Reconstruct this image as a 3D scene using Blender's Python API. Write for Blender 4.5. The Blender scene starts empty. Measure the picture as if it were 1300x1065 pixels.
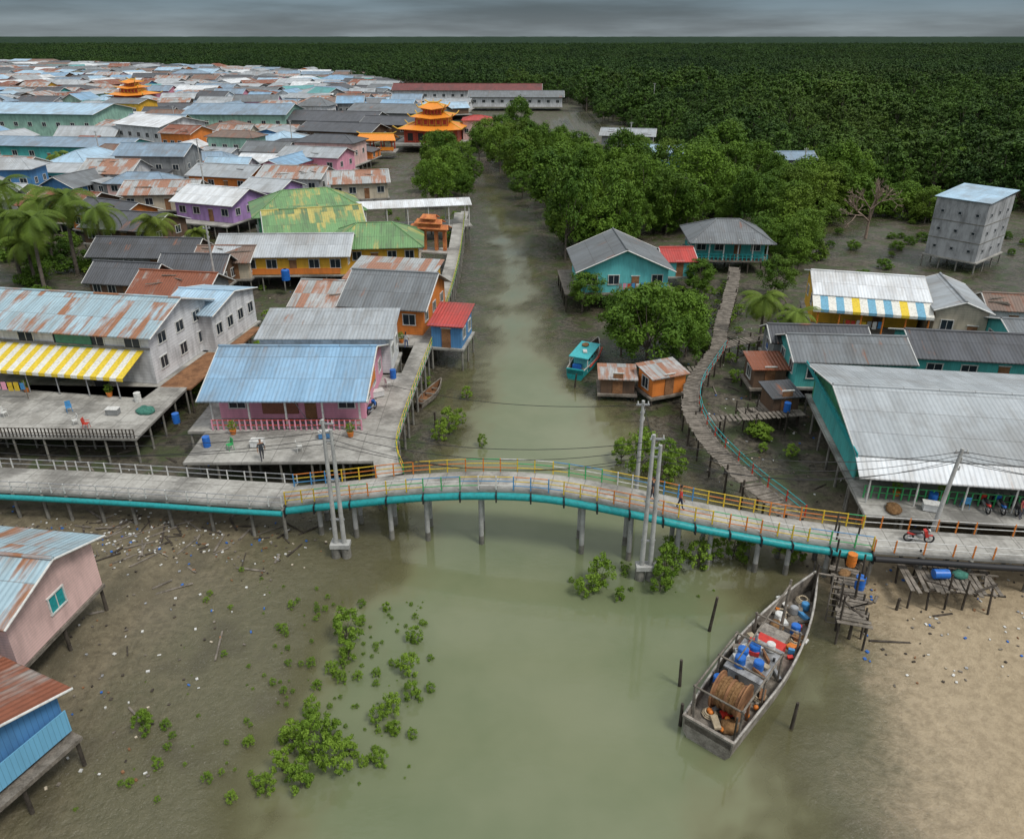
import bpy, math, random, bmesh
import numpy as np
from mathutils import Vector, Matrix, noise
R=random.Random(7)
scene=bpy.context.scene
COL=scene.collection
rad=math.radians
# ---------------------------------------------------------------- node helpers
def mk(name):
    m=bpy.data.materials.new(name); m.use_nodes=True; m.node_tree.nodes.clear(); return m,m.node_tree
def nd(nt,t,ins=None,**at):
    n=nt.nodes.new(t)
    for k,v in at.items(): setattr(n,k,v)
    for k,v in (ins or {}).items():
        if isinstance(v,bpy.types.NodeSocket): nt.links.new(v,n.inputs[k])
        else: n.inputs[k].default_value=v
    return n
def ma(nt,op,a,b=0.0,cl=False):
    n=nd(nt,'ShaderNodeMath',{0:a,1:b},operation=op); n.use_clamp=cl; return n.outputs[0]
def c4(c): return (c[0],c[1],c[2],1.0)
def mixc(nt,f,a,b,bt='MIX'):
    n=nt.nodes.new('ShaderNodeMix'); n.data_type='RGBA'; n.blend_type=bt
    for i,v in ((0,f),(6,a),(7,b)):
        if isinstance(v,bpy.types.NodeSocket): nt.links.new(v,n.inputs[i])
        else: n.inputs[i].default_value=(c4(v) if i else v)
    return n.outputs[2]
def rng(nt,v,lo,hi,a=0.,b=1.):
    n=nd(nt,'ShaderNodeMapRange',{0:v,1:lo,2:hi,3:a,4:b}); n.interpolation_type='SMOOTHSTEP'; return n.outputs[0]
def nz(nt,vec,scale,detail=4.,rough=.55):
    return nd(nt,'ShaderNodeTexNoise',{'Vector':vec,'Scale':scale,'Detail':detail,'Roughness':rough}).outputs[0]
def pos(nt): return nd(nt,'ShaderNodeNewGeometry').outputs['Position']
def out(nt,col,rough=.8,bumph=None,bs=.3,bd=.05,metal=0.,spec=.4):
    p=nd(nt,'ShaderNodeBsdfPrincipled')
    for k,v in (('Base Color',col),('Roughness',rough),('Metallic',metal),('Specular IOR Level',spec)):
        if isinstance(v,bpy.types.NodeSocket): nt.links.new(v,p.inputs[k])
        else: p.inputs[k].default_value=c4(v) if k=='Base Color' else v
    if bumph is not None:
        b=nd(nt,'ShaderNodeBump',{'Strength':bs,'Distance':bd,'Height':bumph}); nt.links.new(b.outputs[0],p.inputs['Normal'])
    o=nd(nt,'ShaderNodeOutputMaterial'); nt.links.new(p.outputs[0],o.inputs[0]); return p
_mc={}
def m_noise(name,c1,c2,scale=.8,rough=.85,bump=.3,joint=0.):
    if name in _mc: return _mc[name]
    m,nt=mk(name); p=pos(nt); a=nz(nt,p,scale,6.,.65); b=nz(nt,p,scale*7,3.)
    f=rng(nt,ma(nt,'ADD',ma(nt,'MULTIPLY',a,.7),ma(nt,'MULTIPLY',b,.3)),.35,.65)
    c=mixc(nt,f,c1,c2)
    if joint:
        s=nd(nt,'ShaderNodeSeparateXYZ',{0:nd(nt,'ShaderNodeUVMap').outputs[0]})
        j=ma(nt,'MAXIMUM',ma(nt,'LESS_THAN',ma(nt,'FRACT',ma(nt,'DIVIDE',s.outputs[0],joint)),.03),ma(nt,'LESS_THAN',ma(nt,'FRACT',ma(nt,'DIVIDE',s.outputs[1],joint)),.03))
        c=mixc(nt,ma(nt,'MULTIPLY',j,.5),c,tuple(q*.35 for q in c1))
        st=nz(nt,p,.22,5.,.7); c=mixc(nt,ma(nt,'MULTIPLY',rng(nt,st,.46,.64),.65),c,tuple(q*.40 for q in c1))
    out(nt,c,rough,b,bump,.03); _mc[name]=m; return m
def m_roof(name,base,rust=.3,rcol=(.20,.075,.035),weather=.25,period=.33,rough=.5):
    if name in _mc: return _mc[name]
    m,nt=mk(name); p=pos(nt)
    uv=nd(nt,'ShaderNodeUVMap').outputs[0]; s=nd(nt,'ShaderNodeSeparateXYZ',{0:uv})
    u,v=s.outputs[0],s.outputs[1]
    oi=nd(nt,'ShaderNodeObjectInfo').outputs['Random']
    pu=ma(nt,'FLOOR',ma(nt,'DIVIDE',u,.95)); pv=ma(nt,'FLOOR',ma(nt,'DIVIDE',v,2.6))
    pc=nd(nt,'ShaderNodeCombineXYZ',{0:pu,1:pv,2:ma(nt,'MULTIPLY',oi,50.)}).outputs[0]
    wn=nd(nt,'ShaderNodeTexWhiteNoise',{'Vector':pc},noise_dimensions='3D').outputs[0]
    sv=nd(nt,'ShaderNodeCombineXYZ',{0:ma(nt,'MULTIPLY',u,2.2),1:ma(nt,'MULTIPLY',v,.3),2:ma(nt,'MULTIPLY',oi,90.)}).outputs[0]
    streak=nz(nt,sv,1.,5.,.6); big=nz(nt,p,.16,5.,.6); fine=nz(nt,p,2.2,4.,.6)
    val=ma(nt,'ADD',ma(nt,'MULTIPLY',big,.45),ma(nt,'ADD',ma(nt,'MULTIPLY',streak,.35),ma(nt,'MULTIPLY',wn,.2)))
    th=.72-.42*rust
    rf=rng(nt,val,th,th+.12)
    bri=ma(nt,'ADD',.70,ma(nt,'ADD',ma(nt,'MULTIPLY',wn,.24),ma(nt,'MULTIPLY',fine,.34)))
    bc=mixc(nt,1.,base,nd(nt,'ShaderNodeCombineXYZ',{0:bri,1:bri,2:bri}).outputs[0],'MULTIPLY')
    wf=ma(nt,'MULTIPLY',rng(nt,streak,.42,.72),weather)
    g=sum(base)/3*.45
    bc=mixc(nt,wf,bc,(g*1.1,g,g*.85))
    bc=mixc(nt,ma(nt,'MULTIPLY',rng(nt,big,.48,.68),.4),bc,(g*1.0,g*.92,g*.8))
    lap=ma(nt,'LESS_THAN',ma(nt,'FRACT',ma(nt,'DIVIDE',v,2.6)),.03)
    bc=mixc(nt,ma(nt,'MULTIPLY',lap,.45),bc,(g*.5,g*.45,g*.4))
    r2=mixc(nt,fine,rcol,tuple(min(1,x*1.9) for x in rcol))
    col=mixc(nt,rf,bc,r2)
    h=ma(nt,'SINE',ma(nt,'MULTIPLY',u,2*math.pi/period))
    out(nt,col,rough,h,.5,.05); _mc[name]=m; return m
def m_wall(name,base,board=.22,dirt=.5,vert=False,rough=.75):
    if name in _mc: return _mc[name]
    m,nt=mk(name); p=pos(nt)
    uv=nd(nt,'ShaderNodeUVMap').outputs[0]; s=nd(nt,'ShaderNodeSeparateXYZ',{0:uv})
    t=s.outputs[0] if vert else s.outputs[1]
    fr=ma(nt,'FRACT',ma(nt,'DIVIDE',t,board)); line=ma(nt,'LESS_THAN',fr,.12)
    sp=nd(nt,'ShaderNodeVectorMath',{0:p,1:(1.4,1.4,.35)},operation='MULTIPLY').outputs[0]
    n1=nz(nt,sp,1.,6.,.65); n2=nz(nt,p,.35,3.)
    f=ma(nt,'MULTIPLY',rng(nt,ma(nt,'ADD',ma(nt,'MULTIPLY',n1,.6),ma(nt,'MULTIPLY',n2,.4)),.40,.66),min(1,dirt*1.35))
    c=mixc(nt,f,base,tuple(x*.40+.015 for x in base))
    if board>0: c=mixc(nt,ma(nt,'MULTIPLY',line,.4),c,tuple(x*.3 for x in base))
    out(nt,c,rough,fr if board>0 else n1,.25,.02); _mc[name]=m; return m
def m_plain(name,c,rough=.5,metal=0.):
    if name in _mc: return _mc[name]
    m,nt=mk(name); n=nz(nt,pos(nt),5.,4.); f=rng(nt,n,.4,.7)
    out(nt,mixc(nt,ma(nt,'MULTIPLY',f,.5),c,tuple(x*.45+.01 for x in c)),rough,None,metal=metal); _mc[name]=m; return m
def m_leaf(name,dark,light,trans=.2,ns=.05,nw=.3):
    m,nt=mk(name); p=pos(nt)
    t=nd(nt,'ShaderNodeAttribute',attribute_name='tint').outputs['Fac']
    oi=nd(nt,'ShaderNodeObjectInfo').outputs['Random']
    n=nz(nt,p,ns,4.)
    f=ma(nt,'ADD',ma(nt,'MULTIPLY',t,.75-nw),ma(nt,'ADD',ma(nt,'MULTIPLY',oi,.3),ma(nt,'MULTIPLY',rng(nt,n,.35,.65),nw)),True)
    c=mixc(nt,f,dark,light)
    hue=nz(nt,p,ns*.6,3.); c=mixc(nt,ma(nt,'MULTIPLY',rng(nt,hue,.5,.7),.45),c,(light[0]*1.05,light[1]*.78,light[2]*.9))
    pr=nd(nt,'ShaderNodeBsdfPrincipled'); nt.links.new(c,pr.inputs['Base Color']); pr.inputs['Roughness'].default_value=.6; pr.inputs['Specular IOR Level'].default_value=.15
    o=nd(nt,'ShaderNodeOutputMaterial')
    if trans<=0: nt.links.new(pr.outputs[0],o.inputs[0]); return m
    tr=nd(nt,'ShaderNodeBsdfTranslucent'); nt.links.new(mixc(nt,.3,c,(.22,.32,.02)),tr.inputs[0])
    mx=nd(nt,'ShaderNodeMixShader',{0:trans,1:pr.outputs[0],2:tr.outputs[0]})
    nt.links.new(mx.outputs[0],o.inputs[0]); return m
# ---------------------------------------------------------------- mesh builder
class MB:
    def __init__(s): s.v=[];s.f=[];s.m=[];s.mats=[];s.sm=[];s.tint=None
    def mi(s,mat):
        if mat not in s.mats: s.mats.append(mat)
        return s.mats.index(mat)
    def add(s,vs,fs,mat,smooth=False):
        b=len(s.v); s.v.extend([tuple(v) for v in vs]); k=s.mi(mat)
        for f in fs: s.f.append(tuple(b+i for i in f)); s.m.append(k); s.sm.append(smooth)
    def box(s,cx,cy,cz,sx,sy,sz,mat,rz=0.,ry=0.,rx=0.):
        x,y,z=sx/2,sy/2,sz/2
        vs=[Vector(q) for q in ((-x,-y,-z),(x,-y,-z),(x,y,-z),(-x,y,-z),(-x,-y,z),(x,-y,z),(x,y,z),(-x,y,z))]
        if rz or ry or rx:
            M=Matrix.Rotation(rz,3,'Z')@Matrix.Rotation(ry,3,'Y')@Matrix.Rotation(rx,3,'X'); vs=[M@q for q in vs]
        s.add([(q.x+cx,q.y+cy,q.z+cz) for q in vs],[(0,1,5,4),(1,2,6,5),(2,3,7,6),(3,0,4,7),(4,5,6,7),(1,0,3,2)],mat)
    def slab(s,pts,th,mat,mat2=None):
        n=len(pts); top=[Vector(p) for p in pts]; bot=[p-Vector((0,0,th)) for p in top]
        s.add(top,[tuple(range(n))],mat)
        s.add(bot,[tuple(reversed(range(n)))],mat2 or mat)
        for i in range(n):
            j=(i+1)%n; s.add([bot[i],bot[j],top[j],top[i]],[(0,1,2,3)],mat2 or mat)
    def cyl(s,p0,p1,r0,r1,mat,n=8,caps=True,smooth=True):
        p0=Vector(p0);p1=Vector(p1); d=(p1-p0)
        if d.length<1e-6: return
        d.normalize(); a=Vector((0,0,1)) if abs(d.z)<.9 else Vector((1,0,0)); u=d.cross(a).normalized(); w=d.cross(u)
        vs=[]
        for p,r in ((p0,r0),(p1,r1)):
            for i in range(n):
                t=2*math.pi*i/n; vs.append(p+u*math.cos(t)*r+w*math.sin(t)*r)
        s.add(vs,[(i,(i+1)%n,n+(i+1)%n,n+i) for i in range(n)],mat,smooth)
        if caps: s.add(vs,[tuple(reversed(range(n))),tuple(range(n,2*n))],mat)
    def tube(s,pts,r,mat,n=6,r1=None):
        k=len(pts)
        for i in range(k-1):
            a=r+(0 if r1 is None else (r1-r)*i/(k-1)); b=r+(0 if r1 is None else (r1-r)*(i+1)/(k-1))
            s.cyl(pts[i],pts[i+1],a,b,mat,n,caps=(i in (0,k-2)))
    def sph(s,c,rx,ry,rz,mat,nu=10,nv=7,jit=0.):
        vs=[];fs=[]
        for j in range(nv+1):
            ph=math.pi*j/nv
            for i in range(nu):
                t=2*math.pi*i/nu; q=1+(R.uniform(-jit,jit) if jit else 0)
                vs.append((c[0]+q*rx*math.sin(ph)*math.cos(t),c[1]+q*ry*math.sin(ph)*math.sin(t),c[2]-q*rz*math.cos(ph)))
        for j in range(nv):
            for i in range(nu): fs.append((j*nu+i,j*nu+(i+1)%nu,(j+1)*nu+(i+1)%nu,(j+1)*nu+i))
        s.add(vs,fs,mat,True)
    def mesh(s,name,uv=True):
        me=bpy.data.meshes.new(name); me.from_pydata(s.v,[],s.f)
        for m in s.mats: me.materials.append(m)
        me.polygons.foreach_set('material_index',s.m); me.polygons.foreach_set('use_smooth',s.sm)
        if uv:
            L=me.uv_layers.new(name='UVMap'); arr=np.zeros(len(me.loops)*2,dtype=np.float32); k=0
            V=s.v
            for f in s.f:
                p0=Vector(V[f[0]]); e=Vector(V[f[1]])-p0
                if e.length<1e-7: e=Vector((1,0,0))
                e.normalize(); nn=Vector((0,0,0)); 
                for i in range(1,len(f)-1):
                    nn+=(Vector(V[f[i]])-p0).cross(Vector(V[f[i+1]])-p0)
                if nn.length<1e-9: nn=Vector((0,0,1))
                nn.normalize(); w=nn.cross(e)
                for i in f:
                    q=Vector(V[i])-p0; arr[k]=q.dot(e); arr[k+1]=q.dot(w); k+=2
            L.data.foreach_set('uv',arr)
        if s.tint is not None:
            a=me.attributes.new('tint','FLOAT','POINT'); a.data.foreach_set('value',s.tint)
        me.update(); return me
def link(name,me,loc=(0,0,0),rz=0.,sc=1.,parent=None):
    o=bpy.data.objects.new(name,me); COL.objects.link(o); o.location=loc; o.rotation_euler=(0,0,rz)
    o.scale=(sc,sc,sc) if not isinstance(sc,tuple) else sc
    if parent: o.parent=parent
    return o
def asset(name,parts,loc=(0,0,0),rz=0.):
    parts={k:v for k,v in parts.items() if v.f}
    if len(parts)==1:
        return link(name,list(parts.values())[0].mesh(name),loc,rz)
    e=bpy.data.objects.new(name,None); COL.objects.link(e); e.location=loc; e.rotation_euler=(0,0,rz); e.empty_display_size=.5
    for k,mb in parts.items(): link(k,mb.mesh(k),parent=e)
    return e
# ---------------------------------------------------------------- palette
concrete=m_noise('concrete',(.25,.24,.215),(.42,.41,.375),.5,.9,.2,2.2)
conc_dark=m_noise('concrete_stained',(.12,.115,.10),(.26,.25,.22),.9,.9,.3)
conc_pole=m_noise('pole_concrete',(.30,.30,.29),(.46,.46,.44),1.5,.85,.2)
wood=m_noise('weathered_wood',(.09,.078,.062),(.24,.21,.175),1.6,.9,.5)
wood_br=m_noise('brown_planks',(.14,.065,.03),(.30,.15,.07),1.2,.85,.4)
wood_dk=m_noise('dark_wood',(.03,.024,.018),(.085,.07,.055),1.5,.9,.4)
glass=m_plain('window_glass',(.025,.035,.045),.12)
white=m_wall('white_paint',(.70,.71,.70),.25,.35)
teal_p=m_plain('teal_paint',(.015,.30,.31),.45)
rail_y=m_plain('rail_yellow',(.65,.45,.03),.5); rail_o=m_plain('rail_orange',(.65,.2,.03),.5)
rail_g=m_plain('rail_green',(.05,.38,.12),.5); rail_b=m_plain('rail_blue',(.06,.25,.5),.5)
rail_w=m_plain('rail_white',(.62,.62,.59),.5); rail_r=m_plain('rail_red',(.5,.05,.03),.5)
black=m_plain('black_rubber',(.02,.02,.022),.6); steel=m_plain('galvanised_steel',(.36,.37,.38),.4,.3)
blue_pl=m_plain('blue_plastic',(.02,.14,.5),.35); red_p=m_plain('red_paint',(.55,.04,.03),.4)
W={k:m_wall('wall_'+k,c,b,d,vt) for k,c,b,d,vt in (
 ('white',(.70,.71,.72),.3,.55,False),('pink',(.76,.34,.45),.2,.35,False),('palepink',(.76,.52,.48),.18,.4,False),
 ('orange',(.72,.22,.04),.2,.4,False),('yellow',(.74,.42,.04),.22,.4,False),('teal',(.08,.44,.42),.2,.5,True),
 ('cyan',(.14,.56,.57),.2,.35,True),('purple',(.42,.26,.54),.2,.4,False),('green',(.07,.32,.17),.3,.5,False),
 ('blue',(.08,.24,.48),.25,.4,True),('grey',(.27,.28,.28),.25,.7,False),('cream',(.58,.51,.39),.25,.6,False),
 ('brown',(.15,.09,.055),.2,.7,True),('concrete',(.42,.43,.44),.0001,.8,False),('mint',(.33,.56,.46),.25,.5,False))}
RF={'blue':m_roof('roof_blue',(.22,.38,.54),.16,weather=.35),'bluerust':m_roof('roof_blue_rusted',(.33,.46,.52),.52,(.20,.09,.045),.5),
 'grey':m_roof('roof_grey',(.34,.37,.39),.2,weather=.45),'ltgrey':m_roof('roof_light_grey',(.41,.44,.46),.1,weather=.3),
 'hall':m_roof('roof_hall_grey',(.36,.39,.405),.04,weather=.22),
 'dark':m_roof('roof_dark_slate',(.085,.09,.10),.24,weather=.4),'white':m_roof('roof_white',(.66,.69,.71),.16,weather=.4),
 'rust':m_roof('roof_rust',(.30,.26,.23),.85,(.15,.05,.025),.5),'green':m_roof('roof_green',(.15,.29,.12),.46,(.30,.26,.08),.45),
 'teal':m_roof('roof_teal',(.10,.33,.33),.16),'red':m_roof('roof_red',(.42,.05,.04),.2,(.2,.07,.04)),
 'bluegrey':m_roof('roof_blue_grey',(.22,.31,.40),.2,weather=.4),'brown':m_roof('roof_brown',(.20,.14,.11),.5,(.14,.06,.035)),
 'ltblue':m_roof('roof_light_blue',(.36,.52,.65),.16,weather=.3),'maroon':m_roof('roof_maroon',(.16,.04,.035),.1),
 'mix':m_roof('roof_patched',(.40,.42,.42),.64,(.22,.11,.07),.6),'darkgrey':m_roof('roof_dark_grey',(.16,.175,.185),.24,weather=.4)}
# ---------------------------------------------------------------- terrain
LB=np.array([(10,-15.5),(21,-16),(25,-16.5),(31.5,-16),(35,-14.5),(38.8,-13.2),(42.9,-12.4),(49,-11.3),(52.3,-10.1),(57,-9.2),(72,-9.1),(79,-7.8),(99,-6.5),(130,-7.2),(166,-8.6),(185,-8),(205,-11),(220,-16),(235,-22),(250,-30)])
RB=np.array([(10,14.5),(21,15.6),(25,17.6),(31,19.7),(35,20.3),(38.8,19.8),(42,18),(50,15.6),(57,14.7),(63,13.3),(72,9.6),(84,7),(96,6.5),(115,6.2),(136,3.6),(161,.8),(185,-2),(205,-6),(220,-12),(235,-19),(250,-28)])
def hgt(x,y):
    l=np.interp(y,LB[:,0],LB[:,1]); r=np.interp(y,RB[:,0],RB[:,1])
    n1=noise.noise(Vector((x*.18,y*.18,0))); n2=noise.noise(Vector((x*.9,y*.9,3.)))
    n3=noise.noise(Vector((x*2.6,y*2.6,7.)))
    d=min(x-l,r-x)+n1*3.6+n2*1.6+n3*.5
    if y>245: d=-30
    if d>0: return max(-1.3,-.028*d-.006*d*d)
    k=-d
    pud=noise.noise(Vector((x*.07,y*.07,9.)))
    if x<0 and y<46:    # low wet flat with standing water
        z=.010*k+(.04*max(0,k-7))
        z=min(z,.34)+.055*n2*min(1,k/3)+.06*n1*min(1,k/5)+.025*n3*min(1,k/3)
    else:
        z=.024*k if k<10 else .24+min(.12,(k-10)*.02)
        z+=.07*n2*min(1,k/3)+.07*n1*min(1,k/5)+.03*n3*min(1,k/3)
    if x>38 and 100<y<190: z=.03+.2*pud+.09*n2+.08*n1
    elif y>52 and k>3: z=.11+.32*pud+.12*n1+.07*n2+.03*n3
    return z
def lines(a,b,segs):
    o=[a]
    for lim,st in segs:
        while o[-1]<lim: o.append(o[-1]+st)
    return o
hx=lines(0,6000,((45,.6),(100,2.),(260,8.),(700,40.),(6000,400.)))
xs=[-v for v in hx][::-1][:-1]+hx
ys=lines(12,9000,((75,.6),(140,1.4),(260,4.),(700,30.),(9000,500.)))
def sheet(name,xs,ys,zf,mat,attr=None):
    nx=len(xs); vs=[];at=[]
    for y in ys:
        for x in xs:
            z=zf(x,y); vs.append((x,y,z if attr is None else 0.)); at.append(z)
    fs=[(j*nx+i,j*nx+i+1,(j+1)*nx+i+1,(j+1)*nx+i) for j in range(len(ys)-1) for i in range(nx-1)]
    me=bpy.data.meshes.new(name); me.from_pydata(vs,[],fs); me.materials.append(mat)
    me.polygons.foreach_set('use_smooth',[True]*len(fs))
    if attr:
        a=me.attributes.new(attr,'FLOAT','POINT'); a.data.foreach_set('value',[-q for q in at])
    return link(name,me)
m,nt=mk('mud'); p=pos(nt); s=nd(nt,'ShaderNodeSeparateXYZ',{0:p})
X,Y,Z=s.outputs
a=nz(nt,p,.25,6.,.6); b=nz(nt,p,2.,6.,.7); d=nz(nt,p,9.,3.,.7)
c=mixc(nt,rng(nt,b,.3,.7),(.100,.083,.050),(.190,.160,.100))
sand=ma(nt,'MULTIPLY',rng(nt,ma(nt,'ADD',X,ma(nt,'MULTIPLY',a,8.)),18.,26.),rng(nt,Y,48.,40.))
sand=ma(nt,'MULTIPLY',sand,rng(nt,ma(nt,'ADD',Z,ma(nt,'MULTIPLY',a,.15)),.0,.16))
sandc=mixc(nt,rng(nt,b,.3,.7),(.27,.21,.13),(.39,.31,.20))
c=mixc(nt,rng(nt,Z,-.02,.12,.8,0.),c,(.098,.096,.050))
c=mixc(nt,ma(nt,'MULTIPLY',rng(nt,a,.5,.66),.6),c,(.070,.062,.036))
c=mixc(nt,sand,c,sandc)
vil=rng(nt,Y,44.,52.)
gr=mixc(nt,rng(nt,b,.35,.65),(.03,.027,.018),(.115,.10,.074))
gr=mixc(nt,ma(nt,'MULTIPLY',rng(nt,nz(nt,p,.5,5.),.48,.58),.8),gr,(.038,.06,.014))
c=mixc(nt,ma(nt,'MULTIPLY',vil,.92),c,gr)
c=mixc(nt,ma(nt,'MULTIPLY',rng(nt,d,.66,.70),ma(nt,'MULTIPLY',rng(nt,a,.45,.6),.7)),c,(.38,.36,.33))
ro=rng(nt,Z,.0,.18,.16,.85)
out(nt,c,ro,b,.8,.2,spec=.5); mud=m
sheet('ground',xs,ys,hgt,mud)
m,nt=mk('river_water'); p=pos(nt)
dp=nd(nt,'ShaderNodeAttribute',attribute_name='depth').outputs['Fac']
a=nz(nt,p,.05,5.,.6); s=nd(nt,'ShaderNodeSeparateXYZ',{0:p})
deep=mixc(nt,rng(nt,a,.35,.65),(.130,.158,.082),(.178,.196,.112))
deep=mixc(nt,rng(nt,s.outputs[1],60.,130.),deep,(.105,.130,.085))
col=mixc(nt,rng(nt,dp,.02,.75),(.155,.14,.072),deep)
rip=nd(nt,'ShaderNodeVectorMath',{0:p,1:(1.,1.8,1.)},operation='MULTIPLY').outputs[0]
r1=nz(nt,rip,2.2,3.,.5); r2=nz(nt,rip,.35,2.)
pr=nd(nt,'ShaderNodeBsdfPrincipled'); nt.links.new(col,pr.inputs['Base Color']); pr.inputs['Roughness'].default_value=.05; pr.inputs['IOR'].default_value=1.40
bm=nd(nt,'ShaderNodeBump',{'Strength':.12,'Distance':.03,'Height':ma(nt,'ADD',r1,r2)}); nt.links.new(bm.outputs[0],pr.inputs['Normal'])
tr=nd(nt,'ShaderNodeBsdfTransparent'); nt.links.new(mixc(nt,rng(nt,dp,0.,.4),(1.,1.,1.),(.78,.82,.62)),tr.inputs[0])
mx=nd(nt,'ShaderNodeMixShader',{0:rng(nt,dp,-.03,.45,.0,.96),1:tr.outputs[0],2:pr.outputs[0]})
o=nd(nt,'ShaderNodeOutputMaterial'); nt.links.new(mx.outputs[0],o.inputs[0]); water=m
sheet('river_water',[x for x in xs if -150<x<190],[y for y in ys if y<262],hgt,water,'depth')
# ---------------------------------------------------------------- foliage
leaf_f=m_leaf('forest_leaves',(.008,.030,.006),(.080,.150,.022),0.,.022,.42)
leaf_ff=m_leaf('far_forest_leaves',(.008,.028,.008),(.055,.110,.022),0.,.010,.48)
leaf_t=m_leaf('mangrove_leaves',(.016,.055,.008),(.135,.235,.026),.15,.09,.3)
leaf_s=m_leaf('shrub_leaves',(.06,.13,.014),(.24,.36,.045))
leaf_p=m_leaf('palm_leaves',(.03,.075,.010),(.15,.21,.03),.1)
bark=m_noise('bark',(.08,.065,.05),(.17,.145,.12),3.,.9,.6)
def tree_mesh(name,seed,Rc,Ht,nc,nl,leaf,mat,zc=.62,zs=.40,rc=.30,tr=.18):
    r=random.Random(seed); mb=MB(); V=mb.v;F=mb.f
    mb.cyl((0,0,-.4),(r.uniform(-.2,.2),r.uniform(-.2,.2),Ht*.5),tr*Rc/4,tr*.5*Rc/4,bark,6)
    mb.mi(mat)
    lob=[(r.uniform(0,6.28),r.uniform(.55,1.2)) for _ in range(7)]
    cs=[]
    for k in range(nc):
        t=r.uniform(0,6.283); cz=r.uniform(-.75,1.); rr=math.sqrt(max(.05,1-cz*cz))*(r.uniform(.35,1.)**.6)
        am=min(lob,key=lambda q:abs((q[0]-t+3.14)%6.28-3.14))[1]
        cs.append(Vector((math.cos(t)*rr*Rc*am,math.sin(t)*rr*Rc*am,Ht*zc+cz*Ht*zs*(.7+.35*am))))
    for k in range(min(9,nc)):
        q=cs[k]; mb.cyl((0,0,Ht*.25),q*.9,.08*Rc/4,.03*Rc/4,bark,4,False)
    tint=[.5]*len(mb.v); li=mb.mi(mat)
    for q in cs:
        ct=r.random(); cr=Rc*rc*r.uniform(.55,1.2)
        for i in range(nl):
            n=Vector((r.gauss(0,1),r.gauss(0,1),r.gauss(.25,1))).normalized()
            pp=q+Vector((n.x,n.y,n.z*.8))*cr*r.uniform(.45,1.1)
            nn=(n+Vector((r.gauss(0,.5),r.gauss(0,.5),r.gauss(.4,.5)))).normalized()
            u=nn.orthogonal().normalized(); w=nn.cross(u); a=r.uniform(0,6.28); u,w=u*math.cos(a)+w*math.sin(a),w*math.cos(a)-u*math.sin(a)
            L=leaf*r.uniform(.7,1.3); b=len(V)
            V.extend([tuple(pp-u*L),tuple(pp-w*L*.5),tuple(pp+u*L),tuple(pp+w*L*.5)]); F.append((b,b+1,b+2,b+3)); mb.m.append(li); mb.sm.append(False)
            tt=min(1,max(0,ct*.75+r.uniform(0,.35))); tint+=[tt]*4
    mb.tint=tint; return mb.mesh(name,False)
FT=[tree_mesh('forest_tree_crown',10+i,4.2,8.6+i*1.3,50,28,.40,leaf_f,rc=.24) for i in range(4)]
FF=[tree_mesh('far_tree_crown',20+i,4.1,7.6+i*1.,30,16,.58,leaf_ff,rc=.25) for i in range(4)]
TT=[tree_mesh('mangrove_tree',30+i,4.2,8.8,78,82,.21,leaf_t,rc=.26) for i in range(5)]
SH=[tree_mesh('mangrove_shrub',50+i,1.0,1.9,34,46,.085,leaf_s,.55,.5,.24,.25) for i in range(4)]
BU=[tree_mesh('bush',60+i,4.2,6.,55,50,.3,leaf_t,.5,.5,.27,.15) for i in range(3)]
def forest(name,pts,me_list):
    for k,me in enumerate(me_list):
        V=[];F=[]
        for (x,y,z,s) in pts[k::len(me_list)]:
            a=R.uniform(0,6.283); h=s/2*math.sqrt(2); b=len(V)
            for j in range(4): V.append((x+h*math.cos(a+j*math.pi/2),y+h*math.sin(a+j*math.pi/2),z))
            F.append((b,b+1,b+2,b+3))
        pm=bpy.data.meshes.new(name); pm.from_pydata(V,[],F)
        o=link(name,pm); o.instance_type='FACES'; o.use_instance_faces_scale=True; o.instance_faces_scale=1.
        o.show_instancer_for_render=False; o.show_instancer_for_viewport=False
        link('crown',me,parent=o)
FR=np.array([(-1.2,1000),(-.75,960),(-.6,900),(-.25,680),(-.19,560),(-.05,500),(.02,440),(.08,395),(.115,315),(.16,268),(.2,235),(.3,192),(.47,166),(.68,146),(1.0,130)])
def front(x,y): return float(np.interp(x/(.99*y),FR[:,0],FR[:,1]))
pts=[];ptf=[]
y=140.
while y<2100:
    st=4.8 if y<300 else (6. if y<480 else (8.2 if y<1000 else 11.))
    x=-.78*y-10
    while x<.78*y+15:
        xx=x+R.uniform(-.48,.48)*st; yy=y+R.uniform(-.48,.48)*st
        fy=front(xx,yy)
        if yy>fy+R.uniform(-4,6):
            if st<7: s=(.62 if st<5 else .78)*R.choice([.55,.7,.85,1.,1.1,1.3,1.5])*(1+.45*noise.noise(Vector((xx*.02,yy*.02,2))))
            else: s=(1.0 if st<9 else 1.12)*R.uniform(.8,1.12)*(1+.15*noise.noise(Vector((xx*.01,yy*.01,2))))
            (pts if y<480 else ptf).append((xx,yy,.2,s))
        x+=st
    y+=st*.9
forest('mangrove_forest',pts,FT); forest('mangrove_forest',ptf,FF)
m,nt=mk('far_canopy'); p=pos(nt); a=nz(nt,p,.02,8.,.7); b=nz(nt,p,.1,5.,.7)
out(nt,mixc(nt,rng(nt,ma(nt,'ADD',ma(nt,'MULTIPLY',a,.5),ma(nt,'MULTIPLY',b,.5)),.38,.62),(.008,.022,.012),(.024,.048,.024)),.95,b,1.,4.,spec=.1)
cx=[-7000+i*60 for i in range(234)]
cy=lines(1150,9500,((2600,22.),(4200,60.),(9500,300.)))
sheet('distant_forest',cx,cy,lambda x,y:(3. if y<2000 else 6.5)+noise.noise(Vector((x*.013,y*.013,0)))*2.5+R.uniform(-2.,2.),m)
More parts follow.
